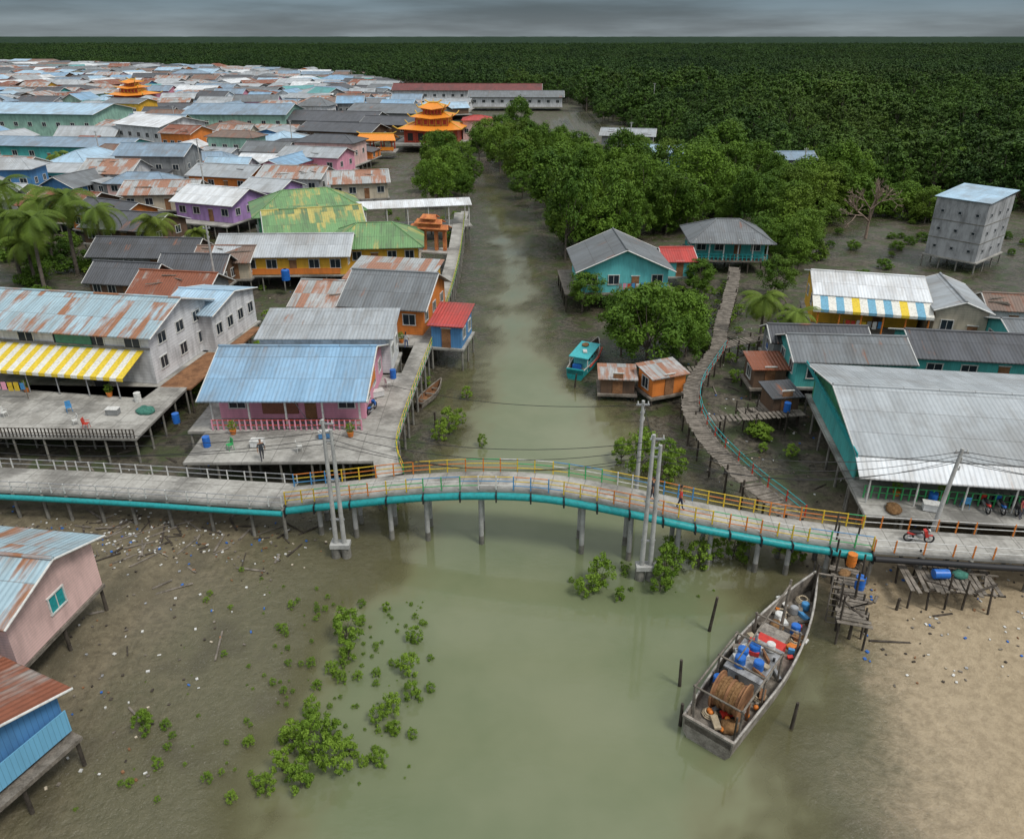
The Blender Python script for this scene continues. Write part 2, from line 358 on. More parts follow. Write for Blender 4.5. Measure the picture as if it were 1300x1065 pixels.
def tree(name,lst,x,y,w,base,hs=1.,z=.1):
    me=lst[R.randrange(len(lst))]; s=w/base
    link(name,me,(x,y,z),R.uniform(0,6.28),(s*R.uniform(.9,1.1),s*R.uniform(.9,1.1),s*hs))
for x,y,w in ((12,77,7.),(14.2,73.5,8.5),(18.9,76,7.),(16,79,7.),(17.5,72.8,5.5),(8.9,91,5.),(25,97.8,4.8),(-2.1,206,10),(2.6,259,13),(-3,235,10),(-7,226,10),(-1,216,10),(-9,214,9),
    (48.9,180,14),(49,170,10.5),(55,176,10),(46.4,127,9.5),(46.8,118,7),(66.9,157.7,12),(35.1,97,5.5),(42,108,5),(39,118,6),(44,136,9),(52,146,9),(58,152,10),(36,152,12),(40,165,12),(34,170,11)):
    tree('mangrove_tree',TT,x,y,w,9.2)
for k in range(24):
    y=R.uniform(152,206); x=float(np.interp(y,LB[:,0],LB[:,1]))-R.uniform(1.,13 if y>165 else 8)
    tree('mangrove_tree',TT,x,y,R.uniform(4.5,8.5),9.2,R.uniform(.9,1.25))
k=0
while k<78:
    y=R.uniform(116,212); rb=float(np.interp(y,RB[:,0],RB[:,1])); x=rb+R.uniform(1.,30 if y>132 else 18)
    if y<126 and x>22: continue
    if abs(x-36)<9 and 178<y<208: continue
    if y>180 and x>20: continue
    tree('mangrove_tree',TT,x,y,R.choice([5.5,6.5,7.5,9,10.5]),9.2,R.uniform(.85,1.3)); k+=1
def clear(x,y):
    return not((abs(x-32)<8.5 and abs(y-111)<8.5) or (abs(x-44)<14 and abs(y-82)<11) or (abs(x-69)<11 and abs(y-112)<11) or (abs(x-27.5)<3 and y<104) or (abs(x-34)<10 and 175<y<207) or (abs(x-66)<8 and abs(y-183)<8) or (.41<x/y<.53 and 96<y<136))
k=0
while k<140:
    y=R.uniform(84,215); x=R.uniform(24,48+(y-84)*.62)
    if not clear(x,y): continue
    if x>52 and 96<y<140: continue
    if noise.noise(Vector((x*.05,y*.05,5)))<-.12: continue
    if y<104 and x>42: continue
    tree('mangrove_tree',TT if R.random()<.6 else BU,x,y,R.uniform(3.,7.5)*(1. if y<125 else 1.25),9.2,R.uniform(.7,1.15)); k+=1
for k in range(40):
    y=R.uniform(60,102); x=R.uniform(19,50)
    if not clear(x,y) or (24<x<52 and y<79) : continue
    tree('bush',BU,x,y,R.uniform(1.8,3.5),9.2,.8)
for k in range(26):
    y=R.uniform(96,140); x=R.uniform(50,88)
    if abs(x-69)<8 and abs(y-113)<8: continue
    tree('bush',BU,x,y,R.uniform(1.2,2.8),9.2,.8)
for x,y,w in ((-9.6,25.9,2.),(-10.9,26.6,1.7),(-8.4,25.1,1.8),(-9.9,24.3,1.7),(-11.,25.2,1.4),(-8.9,26.9,1.5),(-10.2,27.6,1.2),(-7.9,26.1,1.1),(-11.4,24.,1.),(-10.3,28.4,1.1),(-9.6,33.6,2.0),(-9.3,32.2,1.4),(-9.9,31.3,.9),(-5.7,31.2,1.4),(-6.3,28.5,1.3),(-7.0,28.0,.9),(-6.4,25.5,1.),(5.5,38.4,2.2),(4.8,37.7,1.6),(6.7,37.2,1.),(9.9,39.2,2.2),(9.4,38,1.8),(10.6,40.6,2.),(12.3,40.4,2.1),(13.4,40.9,1.7),(-18.5,27.3,1.3),(-18.9,28,.8),(-5.6,58.9,2.3),(-6.3,57.6,1.7),(-4.9,60.6,1.5),
    (10.1,52.3,3.2),(11.6,51,2.4),(9,54,2.),(11,55,2.4),(12.5,53.5,2.4),(13,51.6,2.2),(-5.3,29.5,1.1),(-9.2,30.6,.8),(-7.7,36.2,.7),(-5.7,33.6,1.1),(14.9,41.6,2.1),(18.4,40.8,2.),(19.4,41.2,1.3),(-5.9,27.2,1.),(-8.5,69,1.2),(-4.4,66,1.3),(-9,47,1.4),(-2.6,56.5,1.),(-13.,46.8,1.6),(15.8,42.4,1.6)):
    tree('mangrove_shrub',SH,x,y,w,2.2,R.uniform(1.1,1.4),-.15)
for k in range(60):
    x=R.uniform(20,34); y=R.uniform(50,100)
    if (abs(x-32)<8 and y<76): continue
    tree('mangrove_shrub',SH,x,y,R.uniform(1,2.4),2.2,.7)
for k in range(80):
    x=R.uniform(-62,-10); y=R.uniform(64,150)
    tree('mangrove_shrub',SH,x,y,R.uniform(.9,2.6),2.2,.7)
for k in range(60):
    y=R.uniform(84,150); x=-R.uniform(.48,.74)*y
    tree('bush',BU,x,y,R.uniform(2.,5.5),9.2,.85)
pts=[]
for k in range(210):
    g=R.random()
    if g<.42: x=R.gauss(-10.5,2.6); y=R.uniform(24,37)
    elif g<.62: x=R.gauss(-6.3,.8); y=R.uniform(24,37)
    elif g<.74: x=R.gauss(9,3.); y=R.uniform(37,42)
    else: x=R.uniform(-20,-9); y=R.uniform(23,40)
    pts.append((x,y,-.10,R.choice([.07,.08,.1,.12,.14,.18,.22,.3])))
forest('mangrove_seedlings',pts,SH[:2])
def palm_mesh(seed,H):
    r=random.Random(seed); mb=MB(); lean=(r.uniform(-.8,.8),r.uniform(-.8,.8))
    tp=[(lean[0]*t*t,lean[1]*t*t,H*t-.3) for t in [i/8 for i in range(9)]]
    mb.tube(tp,.2,bark,7,.12); tint=[.4]*len(mb.v); top=Vector(tp[-1]); li=mb.mi(leaf_p)
    for k in range(22):
        a=2*math.pi*k/22+r.uniform(-.2,.2); el=r.uniform(-.45,1.25); L=r.uniform(2.8,3.9)
        dh=Vector((math.cos(a),math.sin(a),0)); p=top.copy(); e=el; pts=[p.copy()]
        for j in range(9):
            p=p+(dh*math.cos(e)+Vector((0,0,math.sin(e))))*L/9; e-=.22; pts.append(p.copy())
        side=Vector((-dh.y,dh.x,0)); tt=r.uniform(0,.8) if el>-.1 else r.uniform(.7,1)
        for j in range(1,10):
            for q in range(3):
                f=q/3; c=pts[j-1].lerp(pts[j],f); fw=(pts[j]-pts[j-1]).normalized()
                ll=.8*math.sin(math.pi*min(.97,(j+f)/10.5+.08))+.12
                for sg in (-1,1):
                    tip=c+side*sg*ll+fw*ll*.5-Vector((0,0,ll*.45)); b=len(mb.v)
                    mb.v.extend([tuple(c-fw*.02),tuple(c+fw*.10),tuple(tip)]); mb.f.append((b,b+1,b+2)); mb.m.append(li); mb.sm.append(False); tint+=[min(1,tt+r.uniform(0,.2))]*3
    mb.tint=tint; return mb.mesh('coconut_palm',False)
PM=[palm_mesh(71,6.5),palm_mesh(72,7.5),palm_mesh(73,5.5)]
for i,(x,y,s) in enumerate(((-69.2,103,1.45),(-62.4,97,1.4),(-66,90,1.25),(-70.9,114,1.5),(-80,122,1.4),(-53.9,113.3,1.25),(27.4,78,.95),(29.8,73.5,.8),(-108,185,1.1),(-78,106,1.45),(-59,106,1.3),(-49,116,.8),(-73,96,1.3),(-64,108,1.5),(-66,101,1.2))):
    link('coconut_palm',PM[i%3],(x,y,.2),R.uniform(0,6.28),s)
mb=MB(); br=m_noise('dead_bark',(.22,.16,.12),(.34,.26,.21),3.,.9,.3)
def bran(p,d,L,r_,n):
    q=p+d*L; mb.cyl(p,q,r_,r_*.65,br,5,False)
    if n==0: return
    for k in range(3 if n>1 else 4):
        dd=(d+Vector((R.gauss(0,.5),R.gauss(0,.5),R.gauss(.12,.3)))).normalized(); bran(q,dd,L*R.uniform(.62,.85),r_*.66,n-1)
bran(Vector((0,0,0)),Vector((0,0,1)),3.,.3,5)
asset('bare_tree',{'trunk':mb},(61.,129,0))
# ---------------------------------------------------------------- buildings
OCC=[]
def window(mb,side,w,d,off,z,ww,wh,fm,gm=None,shut=None):
    gm=gm or glass
    def bx(o,zz,a,h,prj,th,mat):
        if side=='f': mb.box(o,-d/2-prj+th/2,zz,a,th,h,mat)
        elif side=='b': mb.box(o,d/2+prj-th/2,zz,a,th,h,mat)
        elif side=='l': mb.box(-w/2-prj+th/2,o,zz,th,a,h,mat)
        else: mb.box(w/2+prj-th/2,o,zz,th,a,h,mat)
    bx(off,z,ww,wh,.02,.06,gm)
    for zz in (z-wh/2-.04,z+wh/2+.04): bx(off,zz,ww+.22,.08,.09,.12,fm)
    for oo in (off-ww/2-.04,off+ww/2+.04): bx(oo,z,.08,wh,.085,.12,fm)
    if ww>.8: bx(off,z,.05,wh-.004,.05,.05,fm)
    if shut:
        for sg in (-1,1): bx(off+sg*(ww*.75+.1),z,ww*.42,wh,.06,.05,shut)
def house(name,cx,cy,w,d,rot,eave=5.6,zb=2.4,roof='gx',rise=1.6,oh=.6,wall='white',rm='blue',trim=None,wins=(3,3),deck=None,stilt=True,inset=(0,0),win=True,slabm=None,gable=None,extra=None,ridge_off=0.,step=2.6,shut=None,wz=None):
    OCC.append((cx,cy,max(w,d)*.5+1.))
    trim=trim or rail_w; wm=W[wall]; rmm=RF[rm]; gm=W[gable] if gable else wm
    B=MB();Rf=MB();Wi=MB();Fl=MB();St=MB()
    fi,bi=inset; h=eave-zb
    wd0=-d/2+fi; wd1=d/2-bi; ym=(wd0+wd1)/2; wdd=wd1-wd0
    B.box(0,ym,zb+h/2,w,wdd,h,wm)
    o=oh; sl=rise/(d/2 if roof in('gx','hip') else w/2) if roof!='shed' else rise/d
    ez=eave-sl*o
    X0,X1,Y0,Y1=-w/2-o,w/2+o,-d/2-o,d/2+o; T=.09
    if roof=='gx':
        r0=eave+rise+.03; ry=ridge_off
        Rf.slab([(X0,Y0,ez),(X1,Y0,ez),(X1,ry,r0),(X0,ry,r0)],T,rmm); Rf.slab([(X1,Y1,ez),(X0,Y1,ez),(X0,ry,r0),(X1,ry,r0)],T,rmm)
        Rf.tube([(X0-.02,ry,r0+.02),(X1+.02,ry,r0+.02)],.13,rmm,6)
        for xx,o_ in ((-w/2,0),(w/2,1)):
            c_=(xx,ry,eave+rise-.12)
            fr=[(xx,-d/2,eave),(xx,d/2,eave),c_]
            B.add([fr[0],fr[1],fr[2]] if o_ else [fr[1],fr[0],fr[2]],[(0,1,2)],gm)
        for xx in (X0,X1):
            Rf.tube([(xx,Y0,ez-.05),(xx,ry,r0-.05),(xx,Y1,ez-.05)],.08,trim,4)
        if rm in ('mix','rust','brown','grey') and w<16:
            for k in range(R.randint(1,4)):
                t=R.uniform(.15,.85); Rf.box(R.uniform(-w*.4,w*.4),Y0+(ry-Y0)*t,ez+(r0-ez)*t+.09,R.uniform(1.2,3.),.14,.08,wood,R.uniform(-.5,.5))
    elif roof=='gy':
        r0=eave+rise+.03
        Rf.slab([(X0,Y1,ez),(X0,Y0,ez),(0,Y0,r0),(0,Y1,r0)],T,rmm); Rf.slab([(X1,Y0,ez),(X1,Y1,ez),(0,Y1,r0),(0,Y0,r0)],T,rmm)
        Rf.tube([(0,Y0-.02,r0+.02),(0,Y1+.02,r0+.02)],.13,rmm,6)
        B.add([(-w/2,wd0,eave),(w/2,wd0,eave),(0,wd0,eave+rise-.12)],[(0,1,2)],gm); B.add([(w/2,wd1,eave),(-w/2,wd1,eave),(0,wd1,eave+rise-.12)],[(0,1,2)],gm)
        for yy in (Y0,Y1): Rf.tube([(X0,yy,ez-.05),(0,yy,r0-.05),(X1,yy,ez-.05)],.08,trim,4)
    elif roof=='hip':
        r0=eave+rise; q=max(.1,w/2-d/2*.8)
        A=[(X0,Y0,ez),(X1,Y0,ez),(X1,Y1,ez),(X0,Y1,ez)]; P1,P2=(-q,0,r0),(q,0,r0)
        Rf.slab([A[0],A[1],P2,P1],T,rmm);Rf.slab([A[2],A[3],P1,P2],T,rmm);Rf.slab([A[1],A[2],P2],T,rmm);Rf.slab([A[3],A[0],P1],T,rmm)
        for a_,b_ in ((A[0],P1),(A[3],P1),(A[1],P2),(A[2],P2),(P1,P2)): Rf.tube([a_,b_],.12,rmm,5)
    elif roof=='shed':
        Rf.slab([(X0,Y0,ez),(X1,Y0,ez),(X1,Y1,eave+rise),(X0,Y1,eave+rise)],T,rmm)
        B.box(0,wd1-.1,eave+rise*.4,w,.16,rise*.8,wm)
    if win:
        z=wz or zb+h*.52; ww=min(1.3,w/(wins[0]*2+.5)) if wins[0] else 1
        def wf(off,z,a,b):
            M=MB(); window(M,'f',w,wdd,off,z,a,b,trim,None,shut)
            M.v=[(q[0],q[1]+ym,q[2]) for q in M.v]
            for f,mi_ in zip(M.f,M.m): Wi.add([M.v[i] for i in f],[tuple(range(len(f)))],M.mats[mi_])
        n=wins[0]
        for i in range(n):
            off=-w/2+w*(i+.5)/n
            if i==n//2 and h<4.2: 
                Wi.box(off,wd0-.03,zb+1.05,.95,.08,2.1,wood_br); Wi.box(off,wd0-.04,zb+2.14,1.15,.1,.1,trim)
            else: wf(off,z,ww,1.15)
        n=wins[1]
        for sd in 'lr':
            for i in range(n): window(Wi,sd,w,wdd,(-wdd/2+wdd*(i+.5)/n)+ym,z,min(1.1,wdd/(n*2+.5)),1.1,trim,None,shut)
    dk=deck or (.3,.3,.3,.3)
    x0,x1,y0,y1=-w/2-dk[0],w/2+dk[1],-d/2-dk[2],d/2+dk[3]
    Fl.box((x0+x1)/2,(y0+y1)/2,zb-.13,x1-x0,y1-y0,.22,slabm or concrete)
    if stilt:
        nx=max(2,int((x1-x0)/step)+1); ny=max(2,int((y1-y0)/step)+1)
        for i in range(nx):
            for j in range(ny):
                if 0<j<ny-1 and 0<i<nx-1 and j>1: continue
                xx=x0+.2+(x1-x0-.4)*i/(nx-1); yy=y0+.2+(y1-y0-.4)*j/(ny-1)
                St.cyl((xx,yy,-.6),(xx,yy,zb-.25),.11,.10,conc_dark if slabm is None else wood_dk,6)
    if extra: extra(dict(B=B,R=Rf,W=Wi,F=Fl,S=St),w,d,zb,eave)
    return asset(name,{'walls':B,'roof':Rf,'windows_and_doors':Wi,'floor_deck':Fl,'stilts':St},(cx,cy,0),rad(rot))
def post_rail(mb,pts,h,postm,railm,step=1.6,r=.04,nr=2,zoff=0.,pick=None):
    L=[Vector(p) for p in pts]
    for a,b in zip(L[:-1],L[1:]):
        n=max(1,int(round((b-a).length/step)))
        for i in range(n):
            p=a.lerp(b,i/n); q=a.lerp(b,(i+1)/n)
            pm=postm if not pick else pick(p)
            mb.box(p.x,p.y,p.z+h/2,r*2.4,r*2.4,h,pm)
            for k in range(nr):
                z=h*(k+1)/nr-.03
                mb.cyl((p.x,p.y,p.z+z),(q.x,q.y,q.z+z),r,r,railm if not pick else pick(p+Vector((k*3.7,0,0))),5,False)
    e=L[-1]; mb.box(e.x,e.y,e.z+h/2,r*2.4,r*2.4,h,postm)
aw_w=m_plain('awning_white',(.72,.71,.64),.6); aw_y=m_plain('awning_yellow',(.72,.53,.04),.6); aw_b=m_plain('awning_blue',(.16,.38,.52),.6)
def striped(mb,x0,x1,y0,z0,y1,z1,n,cols):
    for i in range(n):
        a=x0+(x1-x0)*i/n; b=x0+(x1-x0)*(i+1)/n
        mb.slab([(a,y0,z0),(b,y0,z0),(b,y1,z1),(a,y1,z1)],.05,cols[i%len(cols)])
        mb.box((a+b)/2,y0-.02,z0-.16,(b-a)*.98,.04,.28,cols[i%len(cols)])
def ex(P,w,d,zb,ev):
    striped(P['R'],-w/2-1.5,w/2-.6,-d/2-3.6,4.7,-d/2-.05,5.9,30,[aw_w,aw_y])
    for i in range(7):
        x=-w/2-1.3+i*(w+.5)/6.2; P['S'].cyl((x,-d/2-3.4,zb),(x,-d/2-3.4,4.7),.06,.06,steel,6)
    P['W'].box(-2,-d/2-.06,3.7,8,.1,2.0,W['green'])
    for i in range(5): window(P['W'],'f',w,d,-7+i*3.6,6.6,1.5,1.0,rail_w)
    for i in range(3): window(P['W'],'r',w,d,-3+i*3,6.5,1.2,1.0,rail_w)
    P['W'].box(1.5,-d/2-.05,6.5,3.6,.12,1.3,m_plain('green_louvres',(.06,.22,.14),.6))
    P['W'].box(0,-d/2-.1,5.2+.9,w+.1,.12,.14,conc_dark)
house('white_two_storey_house',-41,70,18,10,-9,7.6,2.6,'gx',1.7,.7,'white','bluerust',wins=(0,3),wz=4.2,extra=ex,deck=(1,.5,3,.5))
house('white_wing_house',-32.2,76.5,5.5,9,-9,6.6,2.6,'gx',1.0,.4,'white','ltblue',wins=(0,4))
def ex(P,w,d,zb,ev):
    post_rail(P['W'],[(-w/2,-d/2-.1,zb),(w/2,-d/2-.1,zb)],.9,W['pink'],rail_r,.45,.045,2)
    for i in range(5): P['S'].box(-w/2+.1+i*(w-.2)/4,-d/2+.1,zb+1.5,.14,.14,3.,rail_w)
    P['W'].box(w/2+.06,-1.,zb+2.6,.1,4.5,2.0,W['orange'])
    P['W'].box(-1,-d/2+1.83,zb+1.3,3,.1,1.6,m_plain('shutter_brown',(.25,.10,.06),.6))
house('blue_roof_pink_house',-18.4,60.3,12.2,11,0,5.7,2.6,'gx',2.0,.7,'pink','blue',wins=(4,3),inset=(1.9,0),gable='orange',extra=ex,deck=(2.,2.4,.4,.4))
house('grey_roof_annex',-17.6,68.6,12.2,5,0,6.3,2.6,'shed',1.0,.4,'white','grey',wins=(0,2))
house('orange_house',-13,81.5,8.6,9.5,-10,5.9,2.6,'gx',2.2,.7,'orange','darkgrey',wins=(3,3),gable='orange',deck=(.5,1,3,1))
house('rusty_roof_shop',-20.6,83,6,9,-6,5.2,2.5,'gx',1.4,.5,'white','mix',wins=(2,2))
house('rusty_roof_shop',-14.5,90.5,10,6,-10,5.4,2.5,'shed',.9,.5,'yellow','mix',wins=(3,1))
def ex(P,w,d,zb,ev): P['W'].box(0,-d/2-.06,zb+.5,w*.9,.08,.8,W['orange'])
house('yellow_house',-31,103,17,8,2,5.4,2.5,'gx',1.7,.7,'yellow','ltgrey',wins=(6,2),extra=ex)
house('grey_roof_house',-38.5,100.5,7,6,0,4.9,2.4,'gx',1.2,.5,'cream','brown',wins=(2,2))
house('green_roof_community_hall',-19.5,107,12,9,6,5.8,2.5,'hip',2.0,.9,'yellow','green',wins=(5,3))
house('green_roof_community_hall',-30,114,13,10,18,6.2,2.5,'gx',2.2,.9,'yellow','green',wins=(4,3))
house('green_roof_community_hall',-34,126,16,11,20,6.6,2.5,'hip',2.4,1.,'green','green',wins=(4,3))
house('teal_house',14,97,11,10,2,5.5,2.3,'gy',2.4,.8,'cyan','darkgrey',wins=(4,4),deck=(2,1,.5,.5),slabm=wood)
house('red_roof_shed',22.5,102,4,6,2,4.5,2.3,'gx',1.,.4,'cyan','red',wins=(1,1))
def ex(P,w,d,zb,ev):
    for i in range(6): P['S'].cyl((-w/2+.1+i*(w-.2)/5,-d/2-.1,zb),(-w/2+.1+i*(w-.2)/5,-d/2-.1,ev),.1,.1,rail_w,6)
    post_rail(P['W'],[(-w/2,-d/2-.2,zb),(w/2,-d/2-.2,zb)],.9,teal_p,teal_p,.6,.05,2)
house('teal_porch_house',32,112,10.5,9,-4,5.2,2.2,'hip',2.0,.9,'teal','darkgrey',wins=(4,3),inset=(1.8,0),extra=ex,slabm=wood)
def ex(P,w,d,zb,ev):
    for fl in range(3):
        for i in range(3): window(P['W'],'f',w,d,-2.4+i*2.4,zb+1.4+fl*2.6,.4,.35,steel)
        for i in range(3): window(P['W'],'r',w,d,-3+i*3.,zb+1.4+fl*2.6,.45,.4,steel)
    for k in (1,2): P['W'].box(0,0,zb+2.66*k,w+.1,d+.1,.12,conc_dark)
house('swiftlet_tower',68.8,113.3,7.2,9.5,-50,10.4,1.8,'shed',.7,.3,'concrete','ltblue',wins=(0,0),extra=ex)
def ex(P,w,d,zb,ev):
    striped(P['R'],-w/2-.6,w/2+.4,-d/2-2.6,ev-1.1,-d/2-.1,ev-.1,15,[aw_w,aw_b,aw_w,aw_b,aw_w,aw_y])
    for i in range(6): P['S'].cyl((-w/2+i*w/5,-d/2-2.4,zb),(-w/2+i*w/5,-d/2-2.4,ev-1.2),.09,.09,rail_o,6)
house('striped_awning_restaurant',40.2,83,11,9,-14,6.2,2.2,'gx',1.2,.5,'yellow','white',wins=(4,2),inset=(1.5,0),extra=ex,deck=(.5,.5,3,.3))
house('striped_awning_annex',48.2,79.5,5,10,-14,6.,2.2,'gy',.9,.4,'cream','grey',wins=(2,3))
house('red_roof_shed',55,80,5,4.5,-10,5,2.2,'gx',1.,.4,'white','brown',wins=(1,1))
def ex(P,w,d,zb,ev):
    R_=P['R']; R_.box(-w/2-.72,0,ev-.1,.08,d+1.6,.35,teal_p)
    R_.slab([(-w/2-.8,-d/2-2.3,ev-1.),(w/2+.8,-d/2-2.3,ev-1.),(w/2+.8,-d/2-.72,ev-.22),(-w/2-.8,-d/2-.72,ev-.22)],.07,RF['white'])
    for i in range(9): P['S'].cyl((-w/2+i*w/8,-d/2-2.15,zb),(-w/2+i*w/8,-d/2-2.15,ev-1.05),.06,.06,rail_w,6)
    P['W'].box(-w/2-.06,0,zb+1.2,.1,d*.9,2.2,W['teal'])
    post_rail(P['W'],[(-w/2,-d/2-1.5,zb),(w/2,-d/2-1.5,zb)],1.,rail_g,rail_g,.5,.035,2)
house('long_grey_roof_hall',38.2,51.9,25,15,-8,5.6,2.6,'gx',1.5,.7,'green','hall',wins=(9,4),extra=ex,inset=(1.2,0),deck=(.5,.5,2.4,.5))
house('dark_roof_kitchen',31.2,66,10,6,-4,5.3,2.5,'gx',1.2,.5,'teal','darkgrey',wins=(3,2))
house('dark_roof_kitchen',30.3,70.6,9,4,-4,4.9,2.4,'gx',.9,.4,'grey','dark',wins=(3,1))
house('teal_wall_house',44,67,12,7,-8,5.2,2.4,'gx',1.2,.5,'teal','dark',wins=(4,2))
house('teal_wall_house',55,70,12,8,-8,5.2,2.4,'gx',1.2,.5,'teal','darkgrey',wins=(4,2))
house('timber_shed',24.3,66.5,3,3,0,3.6,1.6,'shed',.4,.3,'brown','rust',wins=(1,1),slabm=wood)
house('timber_shed',24.0,61,2.4,2.4,8,3.2,1.6,'shed',.3,.3,'brown','dark',wins=(1,0),slabm=wood)
house('orange_shed',14.4,66.2,3.6,2.6,22,2.9,.9,'shed',.4,.3,'orange','mix',wins=(1,1),slabm=wood)
house('grey_shed',10.2,67,3.2,2.8,-4,2.3,.7,'shed',.2,.3,'brown','mix',wins=(1,0),slabm=wood)
house('blue_hut',-6.4,75.5,3.2,4.8,-10,4.9,2.4,'shed',.7,.35,'blue','red',wins=(1,2))
house('purple_house',-52,136,12,9,-20,5.8,2.5,'gx',1.8,.7,'purple','white',wins=(4,3),deck=(.5,.5,2.5,.5))
house('purple_house',-45,144,8,8,-20,6.2,2.5,'gx',1.4,.6,'purple','ltgrey',wins=(3,3))
def ex(P,w,d,zb,ev): window(P['W'],'r',w,d,0,zb+1.7,1.1,1.0,rail_w,teal_p)
house('pale_pink_house',-30.4,33.4,11,6.8,-8,5.6,2.2,'gx',1.1,.55,'palepink','bluerust',wins=(0,0),extra=ex,deck=(.1,.1,.1,.1),slabm=wood)
def ex(P,w,d,zb,ev): P['W'].box(w/2+.3,0,zb+.9,.06,d,1.3,m_wall('blue_white_pickets',(.16,.42,.62),.22,.2,True))
house('rusty_roof_house',-25.9,24.8,8,5.6,-24,4.6,1.9,'gx',.8,.5,'blue','rust',wins=(0,0),extra=ex,deck=(.1,.8,.1,.1),slabm=wood)
for nm,x,y,w,d,r_,e,wl,rf in (('dark_roof_house',-50,103,14,6,-4,5,'grey','dark'),('dark_roof_house',-41,96,8,5,-4,4.6,'brown','dark'),('timber_house',-60,120,12,9,-15,5,'brown','dark'),
    ('orange_timber_house',-67,128,11,8,-25,5.2,'orange','dark'),('rusty_roof_house',-79,136,13,9,-12,5.2,'brown','rust'),('rusty_roof_house',-66,146,13,9,5,5.4,'cream','mix'),
    ('cream_house',-31,156,11,8,12,5.6,'cream','mix'),('white_house',-45,162,13,9,-8,5.6,'white','mix'),('grey_roof_house',-60,165,14,9,-15,5.4,'orange','grey'),
    ('timber_house',-96,142,14,10,-10,5.6,'grey','ltgrey'),('dark_roof_house',-84,88,12,8,-10,5,'grey','dark'),('rusty_roof_house',-40,88,9,6,-9,4.6,'grey','rust'),('timber_house',-48,92,8,5,-9,4.6,'brown','dark')):
    house(nm,x,y,w,d,r_,e,2.3,'gx',1.6,.6,wl,rf,wins=(4,2))
house('school_building',-22,402,72,13,-2,7.5,2.,'gx',2.4,1,'white','maroon',wins=(16,2),stilt=False)
house('school_building',2,372,42,12,-2,6.5,2.,'gx',2.,1,'white','darkgrey',wins=(10,2),stilt=False)
house('green_wall_hall',-152,268,40,22,-8,9,2,'gx',2.2,.8,'mint','ltblue',wins=(8,4),stilt=False)
house('long_blue_roof_hall',-120,206,48,11,-8,6.3,2.3,'gx',1.4,.6,'teal','bluegrey',wins=(10,2))
house('white_terrace_house',-106,240,20,16,-30,8,2.3,'gx',2.,.8,'white','white',wins=(5,4))
house('blue_roof_hall',-92,276,34,20,-3,8.,2.3,'gx',2.4,.8,'mint','bluegrey',wins=(7,3))
house('dark_roof_market',-60,272,32,16,-12,6.2,2.3,'gx',2.2,.8,'grey','dark',wins=(7,3))
house('dark_roof_market',-42,300,34,18,-12,6.2,2.3,'gx',2.2,.8,'grey','darkgrey',wins=(7,3))
house('dark_roof_market',-52,245,24,12,-18,5.6,2.3,'gx',1.8,.8,'brown','dark',wins=(6,3))
house('dark_roof_market',-38,262,20,12,-12,5.8,2.3,'gx',1.8,.8,'brown','dark',wins=(5,3))
house('pink_building',-10.5,246,9,8,0,8.4,2,'hip',1.,.5,'palepink','red',wins=(4,3),stilt=False)
house('blue_wall_house',36,196,12,8,-8,5.8,2.3,'gx',1.2,.5,'blue','ltblue',wins=(5,2))
house('grey_roof_shelter',35,238,15,9,-12,5.,2.,'gx',1.4,.8,'grey','grey',wins=(3,1))
house('blue_roof_hut',66,183,8,7,0,6,2.3,'gx',1.2,.5,'grey','bluegrey',wins=(2,2))
mb=MB(); st=MB()
mb.slab([(-12.5,-2.6,6.),(12.5,-2.6,6.),(12.5,0,6.8),(-12.5,0,6.8)],.08,RF['white']); mb.slab([(12.5,2.6,6.),(-12.5,2.6,6.),(-12.5,0,6.8),(12.5,0,6.8)],.08,RF['white'])
for i in range(8):
    for yy in (-2.3,2.3): st.cyl((-12+i*3.43,yy,2.4),(-12+i*3.43,yy,6.),.1,.1,rail_w,6)
st.box(0,0,2.4,25,5.4,.2,concrete)
for i in range(9):
    for yy in (-2.3,2.3): st.cyl((-12+i*3,yy,-.5),(-12+i*3,yy,2.3),.12,.12,conc_dark,6)
asset('white_canopy',{'roof':mb,'columns':st},(-19.5,128,0),rad(12)); OCC.append((-19.5,128,9))
tor=m_plain('temple_orange',(.78,.27,.03),.45); tre=m_plain('temple_red',(.45,.07,.04),.5); tye=m_plain('temple_gold',(.72,.46,.07),.4)
